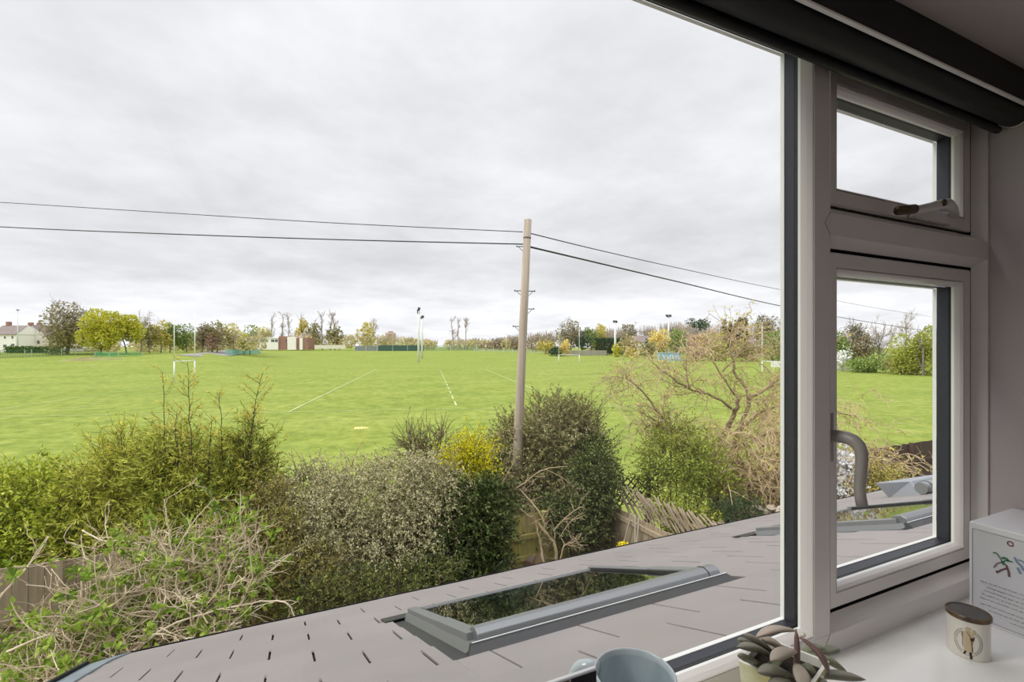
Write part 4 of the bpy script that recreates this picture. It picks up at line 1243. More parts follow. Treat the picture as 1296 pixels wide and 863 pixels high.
def stuff_band(name, label, cat, segs, cols, n, seed, key, twig=None):
    """woodland too dense to count: overlapping crowns along a strip"""
    rng = np.random.default_rng(seed)
    m = MB(); tw = MB(); C = []; Dv = []; S = []
    for (px0, px1, t, top0, top1, base, k) in segs:
        for i in range(k):
            px = rng.uniform(px0, px1); u = (px - px0)/(px1 - px0 + 1e-6)
            tt = t*rng.uniform(.97, 1.06); s = tt/F
            top = top0*(1-u) + top1*u + abs(rng.normal())*2.0
            hw = rng.uniform(5, 10)*s
            ph = (base - top)*s
            c = P(px, (top + base)/2, tt)
            nn = int(n/ sum(q[6] for q in segs))
            v = ball(nn, rng, .3)
            pts = c + v*np.array([hw, hw, ph/2])
            C.append(pts); Dv.append(v + rng.normal(size=(nn, 3))*.8); S.append(np.full(nn, 2.4*s)*rng.uniform(.6, 1.3, nn))
            if twig is not None:
                kk = twig
                a = c + np.stack([rng.uniform(-hw, hw, kk), rng.uniform(-hw, hw, kk), np.full(kk, ph*.1)], 1)
                e = a + np.stack([rng.normal(size=kk)*hw*.25, rng.normal(size=kk)*hw*.25, ph*rng.uniform(.35, .62, kk)], 1)
                tw.sticks(a, e, .22*s, .12*s)
    m.leaves(np.vstack(C), np.vstack(Dv), np.concatenate(S), np.concatenate(S)*.8, rng, fold=.2)
    lm = fol(key, cols, trans=.25, patch=.5, patch_scale=.12, lift=1.8)
    if twig is not None:
        r = thing(name, label, cat, np.vstack(C).mean(0)*np.array([1, 1, 0]) + np.array([0, 0, np.vstack(C)[:, 2].min()])); r['kind'] = 'stuff'
        m.build('foliage', lm, r); tw.build('twigs', M_twig_far, r)
        return r
    o = m.build(name, lm); tag(o, label, cat, kind='stuff'); return o

OLV = [(104, 104, 66), (126, 122, 82), (146, 138, 96)]  # far crown palettes, distance haze put into the paler colours
BRN = [(108, 102, 80), (128, 120, 96), (146, 136, 110)]
YGR = [(134, 136, 44), (162, 160, 62), (186, 180, 88)]
GRN = [(84, 104, 56), (112, 128, 70), (142, 148, 92)]
PAL = [(152, 148, 100), (172, 166, 116), (188, 178, 134)]
YOL = [(140, 136, 70), (168, 158, 86), (190, 176, 104)]
DRK = [(44, 62, 46), (62, 80, 58), (84, 100, 72)]
WIL = [(166, 150, 88), (188, 170, 104), (202, 186, 124)]
PINK = [(140, 116, 104), (158, 132, 116), (172, 150, 132)]
# left side
far_tree(86, 378, 447.5, 74, 138, BRN, 'large half-bare tree in front of the white houses', 'half', key='half_bare', seed=1, dens=2.0)
far_tree(84, 404, 447, 46, 136, OLV, 'lower olive bushy tree under the large half-bare tree', key='olive', seed=2, shape='low', dens=.9)
far_tree(128, 393, 447, 52, 134, YGR, 'bright yellow-green tree right beside the large half-bare tree', key='yellow_green', seed=3, dens=2.0)
far_tree(160, 400, 446, 36, 138, YGR, 'second yellow-green tree, the smaller one, next along towards the rugby posts', key='yellow_green', seed=4, dens=2.0)
far_tree(178, 396, 443, 46, 165, BRN, 'thin bare tree crown rising behind the yellow-green trees', 'bare', seed=5)
far_tree(189, 408, 444, 28, 150, OLV, 'dull olive tree left of the yellow-orange tree', key='olive', seed=6)
far_tree(204, 406, 444.5, 24, 152, YOL, 'yellow-orange tree just left of the rugby posts', key='yellow_olive', seed=7)
far_tree(215, 408, 444, 20, 156, GRN, 'green tree directly behind the left upright of the rugby posts', key='mid_green', seed=8)
far_tree(236, 409, 442, 26, 158, GRN, 'round green tree between the two left rugby uprights', key='mid_green', seed=9)
far_tree(256, 409, 441, 26, 165, BRN, 'brownish tree behind the beige shed', 'half', key='half_bare', seed=10, dens=2.2)
far_tree(275, 406, 441, 30, 168, OLV, 'tall olive tree right of the beige shed', key='olive', seed=11)
far_tree(268, 412, 441, 22, 166, PINK, 'pinkish budding tree beside the beige shed', key='pink_bud', seed=12)
far_tree(296, 411, 441, 28, 175, PAL, 'pale straw-coloured tree above the parked vans', key='pale_straw', seed=13)
far_tree(308, 418, 441, 12, 172, YGR, 'small yellow tree above the parked vans', key='yellow_green', seed=14)
far_tree(316, 413, 440, 24, 185, GRN, 'green tree left of the clubhouse', key='mid_green', seed=15)
far_tree(330, 415, 440, 24, 290, PAL, 'pale tree showing over the white wing of the clubhouse', key='pale_straw', seed=16)
for i, (x, tp, w, lb) in enumerate(((343, 400, 15, 'leftmost bare poplar behind the clubhouse'), (355, 397.5, 15, 'second bare poplar from the left behind the clubhouse'), (367, 398.5, 15, 'third bare poplar from the left, behind the white block of the clubhouse'),
        (408, 397, 12, 'slim bare poplar right of the two leafy poplars'), (418, 396, 12, 'slim bare poplar in the middle of the right-hand group'), (430, 396.5, 14, 'slim bare poplar at the right end of its group'), (471, 403, 18, 'bare poplar standing alone left of the tower block'))):
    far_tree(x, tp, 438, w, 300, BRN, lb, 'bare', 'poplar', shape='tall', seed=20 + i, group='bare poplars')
far_tree(383, 402, 438, 17, 296, YOL, 'taller leafing poplar above the brick wing', key='yellow_olive', name='poplar', seed=30, shape='tall', group='leafing poplars')
far_tree(396, 406, 438, 17, 294, OLV, 'olive leafing poplar right of the brick wing', key='olive', name='poplar', seed=31, shape='tall', group='leafing poplars')
far_tree(424, 409, 438, 20, 294, OLV, 'lower leafing poplar among the slim bare poplars', key='olive', name='poplar', seed=32, group='leafing poplars')
far_tree(463, 409, 438, 22, 290, YOL, 'leafing tree in front of the lone bare poplar', key='yellow_olive', seed=33)
for i, (x, tp, w, lb) in enumerate(((573, 401, 14, 'leftmost of the three thin trees left of the utility pole'), (580, 402, 8, 'middle one of the three thin trees left of the utility pole'), (590, 404, 11, 'rightmost of the three thin trees left of the utility pole'))):
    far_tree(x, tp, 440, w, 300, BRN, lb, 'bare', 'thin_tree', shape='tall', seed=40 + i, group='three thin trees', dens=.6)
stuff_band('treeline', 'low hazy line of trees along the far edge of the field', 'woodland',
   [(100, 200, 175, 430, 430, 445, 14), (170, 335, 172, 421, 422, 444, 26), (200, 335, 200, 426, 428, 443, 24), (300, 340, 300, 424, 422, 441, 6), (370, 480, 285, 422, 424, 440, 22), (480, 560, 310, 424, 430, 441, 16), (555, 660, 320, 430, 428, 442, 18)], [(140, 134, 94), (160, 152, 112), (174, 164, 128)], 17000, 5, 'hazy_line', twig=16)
# right side
stuff_band('woodland', 'brown leafless woodland rising along the right of the field', 'woodland',
   [(600, 660, 330, 430, 425, 442, 8), (650, 720, 330, 424, 420, 444, 12), (745, 800, 290, 420, 418, 446, 12), (790, 880, 270, 418, 412, 447, 20), (870, 1000, 230, 416, 414, 452, 22)], [(118, 108, 92), (138, 126, 108), (150, 140, 116)], 12000, 6, 'brown_wood', twig=34)
far_tree(722, 405.5, 446, 40, 235, BRN, 'tall brown half-bare tree behind the right-hand upright of the middle rugby posts', 'half', key='half_bare', seed=50, dens=1.8)
far_tree(737, 417, 446, 20, 230, DRK, 'dark evergreen between the rugby upright and the yellow tree', key='dark_evergreen', seed=51)
far_tree(749, 411, 446, 22, 240, GRN, 'fresh green tree right of the dark evergreen', key='mid_green', seed=52)
far_tree(759, 410, 444, 20, 245, YOL, 'yellowish tree left of the clipped dark hedge', key='yellow_olive', seed=53)
far_tree(797, 412, 445, 30, 260, BRN, 'brown tree behind the right end of the clipped hedge', 'half', key='half_bare', seed=54, dens=1.5)
far_tree(798, 421, 448, 34, 225, [(132, 122, 92), (150, 140, 104), (164, 156, 118)], 'pale brown bushy tree right of the clipped hedge', key='pale_brown', seed=55, shape='low')
far_tree(714, 428, 447, 16, 215, WIL, 'small yellow bush between the middle rugby posts', key='willow_yellow', name='bush', seed=56, shape='low', group='bushes round the field')
far_tree(704, 437, 447.5, 18, 212, DRK, 'dark round bush behind the left upright of the middle rugby posts', key='dark_evergreen', name='bush', seed=57, shape='low', group='bushes round the field')
far_tree(690, 428, 446, 24, 240, YOL, 'yellow-green bush right of the utility pole', key='yellow_olive', name='bush', seed=58, shape='low', group='bushes round the field')
hg = MB(); rng = np.random.default_rng(9); a = P(772, 438, 232); n = 2600
pts = np.stack([rng.uniform(-7.0, 7.0, n), rng.uniform(-2, 2, n), rng.uniform(-3.6, 3.5, n)], 1)
f_ = rng.integers(0, 3, n); pts[f_ == 0, 1] = -2*np.sign(1); pts[f_ == 1, 2] = 3.5 - np.abs(rng.normal(size=(f_ == 1).sum()))*.25
C = a + pts[:, :1]*RT + pts[:, 1:2]*FW + pts[:, 2:]*np.array([0, 0, 1])
hg.leaves(C, rng.normal(size=(n, 3)), .9, .7, rng)
o = hg.build('clipped_hedge', fol('dark_evergreen', DRK)); tag(o, 'tall dark clipped hedge behind the floodlight', 'hedge')
far_tree(779, 433, 448.5, 11, 205, YGR, 'small bright bush in front of the clipped hedge', key='yellow_green', name='bush', seed=59, shape='low', group='bushes round the field')
far_tree(799, 439, 450, 19, 200, YOL, 'low yellow bush right of the clipped hedge', key='yellow_olive', name='bush', seed=60, shape='low', group='bushes round the field')
far_tree(820, 431, 452, 26, 190, OLV, 'olive bush in front of the yellow willow', key='olive', name='bush', seed=61, shape='low', group='bushes round the field')
far_tree(834, 418, 450, 27, 195, WIL, 'golden weeping willow beside the pale blue cabin', key='willow_yellow', name='willow', seed=62, dens=1.3)
far_tree(820, 426, 450, 12, 200, DRK, 'small dark yew left of the golden willow', key='dark_evergreen', seed=63)
far_tree(857, 418, 452, 26, 190, GRN, 'green tree right of the tall floodlight', key='mid_green', seed=64)
far_tree(846, 409, 446, 40, 250, BRN, 'bare tree rising behind the golden willow', 'bare', seed=65, dens=1.4)
far_tree(884, 401, 440, 30, 215, DRK, 'flat-topped pine standing over the woods', key='dark_evergreen', name='pine', seed=66, shape='flat', dens=.35)
far_tree(884, 420, 456, 34, 165, PINK, 'brown-pink bushy tree right of the pale blue cabin', key='pink_bud', seed=67, shape='low')
far_tree(905, 416, 457, 36, 165, [(128, 130, 72), (152, 150, 88), (170, 164, 104)], 'olive-yellow tree left of the conifers', key='olive_yellow', seed=68, shape='low')
for i, (x, tp, w, lb) in enumerate(((917, 405, 9, 'leftmost dark conifer'), (924, 406, 7, 'thin dark conifer, second of the group'), (931, 407, 8, 'third dark conifer of the group'), (937, 402, 12, 'tallest dark conifer'), (943, 403, 12, 'dark conifer at the right of its group'))):
    far_tree(x, tp, 450, w, 200, DRK, lb + ', above the tangled garden tree', key='dark_evergreen', name='conifer', seed=70 + i, shape='cone', dens=1.6, group='dark conifers')
far_tree(968, 401, 452, 40, 185, BRN, 'brown bare tree behind the right-hand rugby post', 'half', key='half_bare', seed=80, dens=1.6)
far_tree(978, 411, 458, 34, 165, GRN, 'fresh green tree behind the right-hand rugby post', key='mid_green', seed=81, shape='low')
far_tree(945, 428, 459, 40, 160, OLV, 'olive hedge tree at the foot of the conifers', key='olive', seed=82, shape='low')
far_tree(1006, 405, 464, 44, 130, OLV, 'olive tree hidden mostly by the window mullion', key='olive', seed=83)
far_tree(1058, 412, 470, 36, 104, GRN, 'green tree at the left edge of the side casement', key='mid_green', seed=84, shape='low')
far_tree(1085, 407, 468, 44, 106, BRN, 'brown budding tree in the left half of the side casement', 'half', key='half_bare', seed=85, dens=2.2)
far_tree(1113, 389, 468, 52, 104, BRN, 'tall leafless tree in the middle of the side casement', 'bare', seed=86, dens=2.4)
far_tree(1146, 391, 466, 44, 118, BRN, 'leafless tree behind the big green tree in the casement', 'bare', seed=87, dens=1.6)
far_tree(1168, 398, 478, 66, 82, [(110, 118, 54), (136, 140, 66), (158, 158, 84)], 'big yellow-green tree at the right of the side casement', key='casement_green', seed=88, dens=1.8, shape='low')
far_tree(1100, 446, 474, 60, 92, GRN, 'long green hedge bush at the foot of the bare trees in the casement', key='mid_green', name='bush', seed=89, shape='low', group='bushes round the field', dens=1.4)
far_tree(1145, 446, 476, 44, 86, OLV, 'dull olive bush between the hedge and the big green tree', key='olive', name='bush', seed=90, shape='low', group='bushes round the field')
far_tree(1066, 438, 470, 22, 97, [(214, 210, 200), (228, 224, 216), (180, 178, 150)], 'white-blossoming bush in the side casement', key='white_blossom', name='bush', seed=91, shape='low', group='bushes round the field')
# ------------------------------------------------------------------ utility pole and its wires
M_pole = mat('weathered_pole', (184, 170, 152), .9, noise=(2.2, (154, 142, 126), (8, 8, .35)), bump=(30, .3))
TPO = 9.6
pb, pt = P(655.5, 560, TPO), P(668.2, 278.0, TPO)
dirp = (pt - pb)/(pt[2] - pb[2])
pbase = pb + dirp*(-4.8 - pb[2])
up_ = thing('utility_pole', 'weathered wooden utility pole standing in the big mixed bush', 'utility pole', pbase)
def onpole(py): 
    z = P(660, py, TPO)[2]; return pb + dirp*(z - pb[2])
MB().tube([pbase - dirp*.02, onpole(560), onpole(420), pt], [.098, .094, .083, .072], n=18).build('pole', M_pole, up_, smooth=True)
MB().tube([onpole(300.5), onpole(302)], .078, n=18).build('iron_band', M_dark, up_)
def stepiron(py, side):
    c = onpole(py); s = RT*side
    m = MB()
    m.beam(c + s*.07, c + s*.205, .012, .016); m.beam(c + s*.078 - np.array([0, 0, .09]), c + s*.165 - np.array([0, 0, .004]), .010, .010); m.tube([c + s*.20 - np.array([0, 0, .012]), c + s*.20 + np.array([0, 0, .02])], .010, n=8)
    m.build('step_iron', M_dark, up_)
for py, s in ((312, -1), (368, -1), (368.5, 1), (391, 1), (413, -1)): stepiron(py, s)
M_wire = mat('black_wire', (44, 44, 48), .6)
def wire(pix, r, label):
    """pix: (px, py, t) control points; a smooth run through them"""
    pts = np.array([P(*p) for p in pix]); n = 40; k = len(pts)
    u = np.linspace(0, k - 1, n); out = []
    tt = np.arange(k)
    for x in u:
        i = min(int(x), k - 2); f = x - i
        p0 = pts[max(i-1, 0)]; p1 = pts[i]; p2 = pts[i+1]; p3 = pts[min(i+2, k-1)]
        out.append(.5*((2*p1) + (-p0 + p2)*f + (2*p0 - 5*p1 + 4*p2 - p3)*f*f + (-p0 + 3*p1 - 3*p2 + p3)*f**3))
    o = MB().tube(out, r, n=6).build('overhead_wire', M_wire, smooth=True)
    tag(o, label, 'wire', 'overhead wires')
wire([(-330, 236, 13.5), (0, 256, 12.0), (200, 268.5, 11.0), (420, 282, 10.2), (662, 293.5, 9.62)], .0085, 'upper thin wire running left from the pole top')
wire([(-330, 268, 13.5), (0, 287, 12.0), (200, 295.5, 11.0), (420, 303, 10.2), (662, 309, 9.62)], .0125, 'lower thick wire running left from the pole')
wire([(672, 295.5, 9.62), (760, 317, 12), (860, 339.5, 16), (985, 366, 24), (1110, 390, 36), (1180, 401, 46)], .011, 'upper thin wire running right from the pole top')
wire([(671, 312.5, 9.62), (760, 333.5, 12), (860, 357, 16), (985, 386.5, 24), (1090, 406, 33), (1180, 420, 44)], .019, 'lower thick wire running right from the pole')

# ------------------------------------------------------------------ garden fences
M_fw = mat('weathered_fence', (166, 150, 124), .9, noise=(2.5, (138, 124, 102), (7, 7, .5)), bump=(25, .3))
M_fg = mat('mossy_fence', (172, 166, 82), .9, noise=(2.5, (146, 130, 94), (6, 6, .6)), bump=(25, .3))
M_fb = mat('brown_fence', (92, 74, 62), .9, noise=(2.5, (78, 64, 54), (6, 6, .6)), bump=(25, .3))
def board_fence(a, b, top, posts, side, m, label, bw=.145, rails=(.1, .52, .93), base=-4.78, mp=None, rng_seed=1, group=None):
    """a, b: plan points; boards on the far side, rails and posts on `side`"""
    a = np.array([*a, 0.]); b = np.array([*b, 0.]); L_ = np.linalg.norm(b - a); d = (b - a)/L_
    nrm = np.array([-d[1], d[0], 0])*side
    rng = np.random.default_rng(rng_seed)
    r = thing('garden_fence', label, 'fence', (*((a + b)/2)[:2], base), group)
    m1 = MB(); x = 0
    while x < L_:
        w = min(bw, L_ - x) - .006
        if w > .02:
            p = a + d*x; q = a + d*(x + w); z1 = top + rng.uniform(-.012, .012); off = nrm*-.011 + nrm*rng.uniform(-.004, .004)
            th = nrm*.018
            m1.hexa([p+off+[0,0,base], q+off+[0,0,base], q+off+th+[0,0,base], p+off+th+[0,0,base], p+off+[0,0,z1], q+off+[0,0,z1], q+off+th+[0,0,z1], p+off+th+[0,0,z1]])
        x += bw
    m1.build('board_panel', m, r)
    for q in rails:
        z = base + (top - base)*q
        m2 = MB(); m2.beam(a + nrm*.035 + [0, 0, z], b + nrm*.035 + [0, 0, z], .05, .075); m2.build('rail', mp or m, r)
    for s in posts:
        c = a + d*s + nrm*.05
        MB().beam(c + [0, 0, base - .0], c + [0, 0, top + .03], .10, .10, up=(d[0], d[1], 0)).build('post', mp or m, r)
    return r
FYB, FXS = 7.5, 5.36
board_fence((-5.2, FYB), (-.5, FYB), -2.56, [.9, 2.75, 4.6], -1, M_fw, 'weathered board fence at the far left under the yellow-green hedge', rails=(.12, .50, .72))
board_fence((-.45, FYB), (FXS - .1, FYB), -2.93, [.5, 2.3, 4.55], -1, M_fg, 'mossy green board fence behind the pale bare branches', rails=(.10, .32, .60, .80))
board_fence((FXS, FYB), (FXS, 2.2), -2.90, [.05, 2.05, 3.85], -1, M_fw, 'grey board fence running from the corner down to the slate roof', rails=(.14, .56, .94))
board_fence((8.6, FYB + .5), (22, FYB + .5), -2.90, [1, 2.8, 4.6, 6.4, 8.2, 10.0], -1, M_fb, 'brown board fence seen low down in the side casement', rails=(.12, .72))

# leaning split-stick screen along the side fence, and the dark trellis at the corner
M_stick = mat('grey_stick', (168, 152, 130), .9, noise=(4, (140, 124, 104)))
ss = thing('stick_screen', 'screen of thin leaning sticks on top of the grey side fence', 'screen', (FXS + .25, 6, -3.2))
rng = np.random.default_rng(21)
for i in range(44):
    u = i/43
    bx_ = 793 + u*126 + rng.uniform(-2, 2); by_ = 643 + .36*(min(bx_, 876) - 793) + rng.uniform(-2, 2)
    tx_ = bx_ - 17 + rng.uniform(-4, 3); ty_ = 613 + .40*(tx_ - 784) + rng.uniform(-5, 4)
    bs = on_x(bx_, by_, FXS + .20 + rng.uniform(-.02, .02)); tp = on_x(tx_, ty_, FXS + .20 + rng.uniform(-.03, .05))
    bs = bs + (bs - tp)*.35
    MB().beam(bs, tp, .020, .012).build('stick', M_stick, ss)
bb = MB()
for off in (.0, .32): 
    bb.beam(on_x(786, 634, FXS+.24) - [0, 0, off], on_x(915, 678, FXS+.24) - [0, 0, off], .02, .025)
bb.build('cross_wire', M_fw, ss)
tr = thing('trellis', 'dark diamond trellis behind the corner of the grey side fence', 'trellis', (FXS + .1, FYB + .1, -3))
dl = MB(); Y_ = FYB + .15
q0 = on_y(764, 634, Y_); q1 = on_y(820, 634, Y_); z0, z1 = on_y(790, 642, Y_)[2], on_y(790, 604, Y_)[2]
n = 6
for i in range(-4, n):
    x0 = q0[0] + (q1[0]-q0[0])*i/n
    for sgn in (1, -1):
        xa = x0 if sgn > 0 else x0 + (z1 - z0)
        xb = xa + sgn*(z1 - z0)
        dl.beam((xa, Y_ + .01*sgn, z0), (xb, Y_ + .01*sgn, z1), .018, .018)
dl.build('lattice', mat('dark_trellis', (52, 46, 42), .9), tr)
for x in (q0[0], q1[0]): MB().beam((x, Y_, -4.75), (x, Y_, z1), .05, .05, up=(0, 1, 0)).build('post', mat('dark_trellis_post', (60, 52, 46), .9), tr)

# ------------------------------------------------------------------ shrubs of the garden
M_stem = mat('brown_stem', (104, 90, 72), .9); M_pale = mat('pale_stem', (206, 188, 160), .85, noise=(6, (176, 156, 128))); M_tan = mat('tan_twig', (160, 140, 112), .9)
M_dstem = mat('dark_stem', (70, 60, 48), .9)
def shrub(name, label, blobs, n, per, L_, W_, m, seed, twl=.35, droop=-.05, stem=M_stem, base=None, shape=.45, tw_r=.004, cat='shrub', group=None, fillm=None, fill=0, lo=.35, spread=.5, leaf_from=.0, up=.45):
    """blobs: (px, py, t, rx, rz) in picture columns at distance t. Twigs spring from the blobs and carry the leaves."""
    rng = np.random.default_rng(seed)
    c = np.array([P(b[0], b[1], b[2]) for b in blobs]); s = np.array([b[2]/F for b in blobs])
    rad = np.array([[b[3]*q, b[3]*q*.85, b[4]*q] for b, q in zip(blobs, s)])
    w = rad[:, 0]*rad[:, 2]; w /= w.sum()
    pick = rng.choice(len(blobs), n, p=w)
    v = rng.normal(size=(n, 3)); v /= np.linalg.norm(v, axis=1, keepdims=True)
    k = rng.uniform(lo, .92, (n, 1))
    S = c[pick] + v*rad[pick]*k
    gb = S[:, 2] < -4.7; S[gb, 2] = rng.uniform(-4.7, -4.0, gb.sum())
    Dr = v*np.array([1, 1, .8]) + np.array([0, 0, up]) + rng.normal(size=(n, 3))*.4
    Pt, Rr = grow(S, Dr, twl*rng.uniform(.5, 1.25, n), tw_r, tw_r*.35, 4, .22, droop, rng)
    if base is None: base = (*c.mean(0)[:2], -4.78)
    r = thing(name, label, cat, base, group)
    tw = MB(); put(tw, Pt, Rr, 3)
    # main stems from the ground into the blobs
    km = max(6, len(blobs)*4)
    for i in range(km):
        b = c[i % len(blobs)] + rng.normal(size=3)*rad[i % len(blobs)]*.35
        g = np.array([b[0]*.75 + base[0]*.25 + rng.normal()*.15, b[1]*.75 + base[1]*.25 + rng.normal()*.12, -4.8])
        mid = (g + b)/2 + rng.normal(size=3)*.12
        tw.tube([g, mid, b], [.022, .016, .007], n=5, cap=False)
    tw.build('stems', stem, r)
    u = rng.uniform(leaf_from, 1.0, (n, per))*4
    i = np.minimum(u.astype(int), 3); f = (u - i)[..., None]; idx = np.arange(n)[:, None]
    A, B = Pt[idx, i], Pt[idx, i+1]
    C = (A*(1-f) + B*f).reshape(-1, 3)
    D = ((B - A)/(np.linalg.norm(B - A, axis=2, keepdims=True) + 1e-9) + rng.normal(size=A.shape)*(spread*1.5)).reshape(-1, 3)
    N = len(C)
    lf = MB().leaves(C, D, L_*rng.uniform(.55, 1.25, N), W_*rng.uniform(.6, 1.2, N), rng, shape=shape)
    lf.build('foliage', m, r)
    return r

# far-left hedge of fresh yellow-green leaves
shrub('leafy_hedge', 'fresh yellow-green leafy hedge at the far left above the board fence',
      [(-80, 660, 6.9, 90, 60), (-15, 655, 6.8, 70, 62), (45, 652, 6.8, 70, 62), (100, 668, 6.9, 55, 55), (20, 690, 6.6, 90, 40)],
      2300, 12, .075, .036, fol('lime_leaf', [(60, 74, 22), (112, 124, 40), (150, 158, 62), (182, 178, 92)], trans=.4, patch=.35, patch_scale=1.2), 101, twl=.42, lo=.45)
# pale olive bamboo to the left
shrub('pale_bamboo', 'pale yellow-olive feathery bamboo left of the taller dark bamboo',
      [(130, 632, 6.9, 42, 68), (165, 622, 7.0, 38, 66), (120, 690, 6.7, 50, 40), (180, 690, 6.7, 40, 45), (150, 580, 7.0, 22, 40)],
      1500, 13, .095, .017, fol('olive_bamboo', [(82, 88, 30), (134, 138, 54), (166, 166, 76), (192, 188, 108)], trans=.45, patch=.3, patch_scale=1.5), 102, twl=.40, droop=-.02, lo=.2, shape=.35)
# tall bamboo
shrub('bamboo', 'tall olive bamboo clump with slender canes reaching up over the field',
      [(228, 605, 6.8, 44, 60), (278, 610, 6.9, 48, 54), (203, 615, 6.8, 30, 55), (314, 590, 6.9, 22, 52), (250, 665, 6.6, 62, 46), (300, 645, 6.9, 36, 58), (215, 570, 6.9, 24, 26), (312, 555, 6.9, 14, 26)],
      1750, 13, .10, .017, fol('bamboo_leaf', [(50, 58, 20), (106, 114, 44), (152, 154, 68), (186, 184, 100)], trans=.4, patch=.45, patch_scale=1.3), 103, twl=.40, droop=-.03, lo=.2, shape=.35, stem=M_dstem)
def canes(parent_label, specs, name, seed, m_leaf, L_, W_, group=None):
    """tall single canes with side sprays, each traced base to tip"""
    rng = np.random.default_rng(seed)
    allp = []
    r = thing(name, parent_label, 'bamboo', P(specs[0][0], 700, specs[0][4])*np.array([1, 1, 0]) + np.array([0, 0, -4.78]), group)
    cm = MB(); lm = MB(); sm_ = MB()
    for (bx_, by, tx_, ty, t, side) in specs:
        b, e = P(bx_, by, t), P(tx_, ty, t); n = 10
        pts = [b + (e - b)*i/n + rng.normal(size=3)*.008 for i in range(n + 1)]
        g = b.copy(); g[2] = -4.78
        cm.tube([g] + pts, np.linspace(.010, .003, n + 2), n=6)
        S = []; Dv = []
        for i in range(side):
            u = rng.uniform(.12, 1.0); p = b + (e - b)*u
            a = rng.uniform(0, 2*math.pi); S.append(p); Dv.append((math.cos(a)*.8, math.sin(a)*.8, .75))
        ln = rng.uniform(.10, .34, side)*(1.0)
        Pt, Rr = grow(np.array(S), np.array(Dv), ln, .0028, .0012, 3, .15, .0, rng)
        put(sm_, Pt, Rr, 3)
        k = 7
        u = rng.uniform(.3, 1, (side, k))*3; i = np.minimum(u.astype(int), 2); f = (u - i)[..., None]; idx = np.arange(side)[:, None]
        C = (Pt[idx, i]*(1-f) + Pt[idx, i+1]*f).reshape(-1, 3)
        D = np.repeat(np.array(Dv), k, 0) + rng.normal(size=(side*k, 3))*.7
        lm.leaves(C, D, L_*rng.uniform(.5, 1.2, len(C)), W_, rng, shape=.35)
    cm.build('cane', M_dstem, r, smooth=True); sm_.build('side_shoots', M_dstem, r); lm.build('foliage', m_leaf, r)
canes('tall thin bamboo canes, the tallest ending between the left rugby posts',
      [(247, 640, 237, 458, 6.5, 46), (210, 620, 206.5, 472, 6.6, 24), (226, 610, 222, 520, 6.5, 20), (284, 610, 277.5, 496, 6.8, 24), (300, 640, 331.5, 472, 6.7, 44), (172, 640, 150, 545, 6.8, 22), (310, 650, 322, 520, 6.8, 24), (262, 620, 268, 530, 6.6, 20)],
      'bamboo_canes', 111, fol('bamboo_tip', [(128, 120, 48), (158, 148, 70), (188, 176, 98)], trans=.4), .075, .014)

# brown-olive small-leaved shrub between bamboo and the grey shrub
shrub('olive_shrub', 'yellowish small-leaved shrub between the bamboo and the silver-grey shrub',
      [(335, 665, 6.5, 38, 62), (350, 705, 6.2, 46, 55), (390, 740, 6.0, 55, 42), (330, 610, 7.0, 26, 30)],
      1500, 16, .030, .018, fol('olive_small', [(46, 44, 20), (100, 96, 46), (142, 136, 72), (168, 158, 98)], trans=.3, patch=.4, patch_scale=2), 104, twl=.30, lo=.45)
# silver-grey drooping shrub
GREY = fol('silver_leaf', [(70, 72, 48), (124, 122, 90), (164, 158, 124), (178, 172, 138), (194, 188, 156)], trans=.3, patch=.35, patch_scale=1.6, lift=1.75)
shrub('silver_shrub', 'large silver-grey shrub with arching drooping sprays in the middle of the garden',
      [(385, 655, 7.0, 56, 58), (440, 640, 7.1, 56, 50), (495, 632, 7.2, 56, 52), (545, 640, 7.3, 52, 56), (575, 660, 7.2, 36, 44), (420, 690, 6.7, 62, 46), (500, 690, 6.8, 62, 46), (400, 615, 7.4, 40, 24), (520, 605, 7.4, 44, 26)],
      4600, 22, .032, .019, GREY, 105, twl=.42, droop=-.24, lo=.66, stem=M_dstem, up=.12, tw_r=.003)
shrub('low_dark_shrub', 'dark green undergrowth at the foot of the silver-grey shrub, along the gutter',
      [(400, 765, 5.6, 40, 26), (450, 750, 5.9, 44, 26), (500, 738, 6.1, 40, 22), (545, 725, 6.3, 36, 20)],
      900, 12, .034, .02, fol('dark_small', [(34, 42, 20), (66, 78, 38), (104, 112, 60), (140, 142, 84)], trans=.3, patch=.3), 106, twl=.26, lo=.4)
# twiggy brown shrub and forsythia behind
shrub('twiggy_shrub', 'thin brown twiggy shrub standing against the grass left of the yellow forsythia',
      [(530, 575, 8.7, 26, 30), (548, 570, 8.7, 24, 28), (560, 556, 8.7, 14, 22), (520, 565, 8.7, 16, 24)],
      360, 7, .034, .016, fol('brown_olive', [(92, 86, 56), (128, 120, 84), (150, 142, 104)], trans=.3), 107, twl=.42, droop=.06, lo=.1, stem=M_stem, tw_r=.006)
shrub('forsythia', 'bright yellow flowering forsythia behind the dark green camellia',
      [(590, 590, 8.4, 26, 34), (602, 572, 8.4, 18, 26), (575, 590, 8.4, 18, 22), (560, 600, 8.3, 14, 16), (612, 600, 8.3, 16, 20)],
      560, 15, .036, .026, fol('forsythia_yellow', [(150, 132, 12), (200, 178, 16), (226, 206, 40), (170, 160, 50)], trans=.4), 108, twl=.36, droop=.05, lo=.15, tw_r=.005)
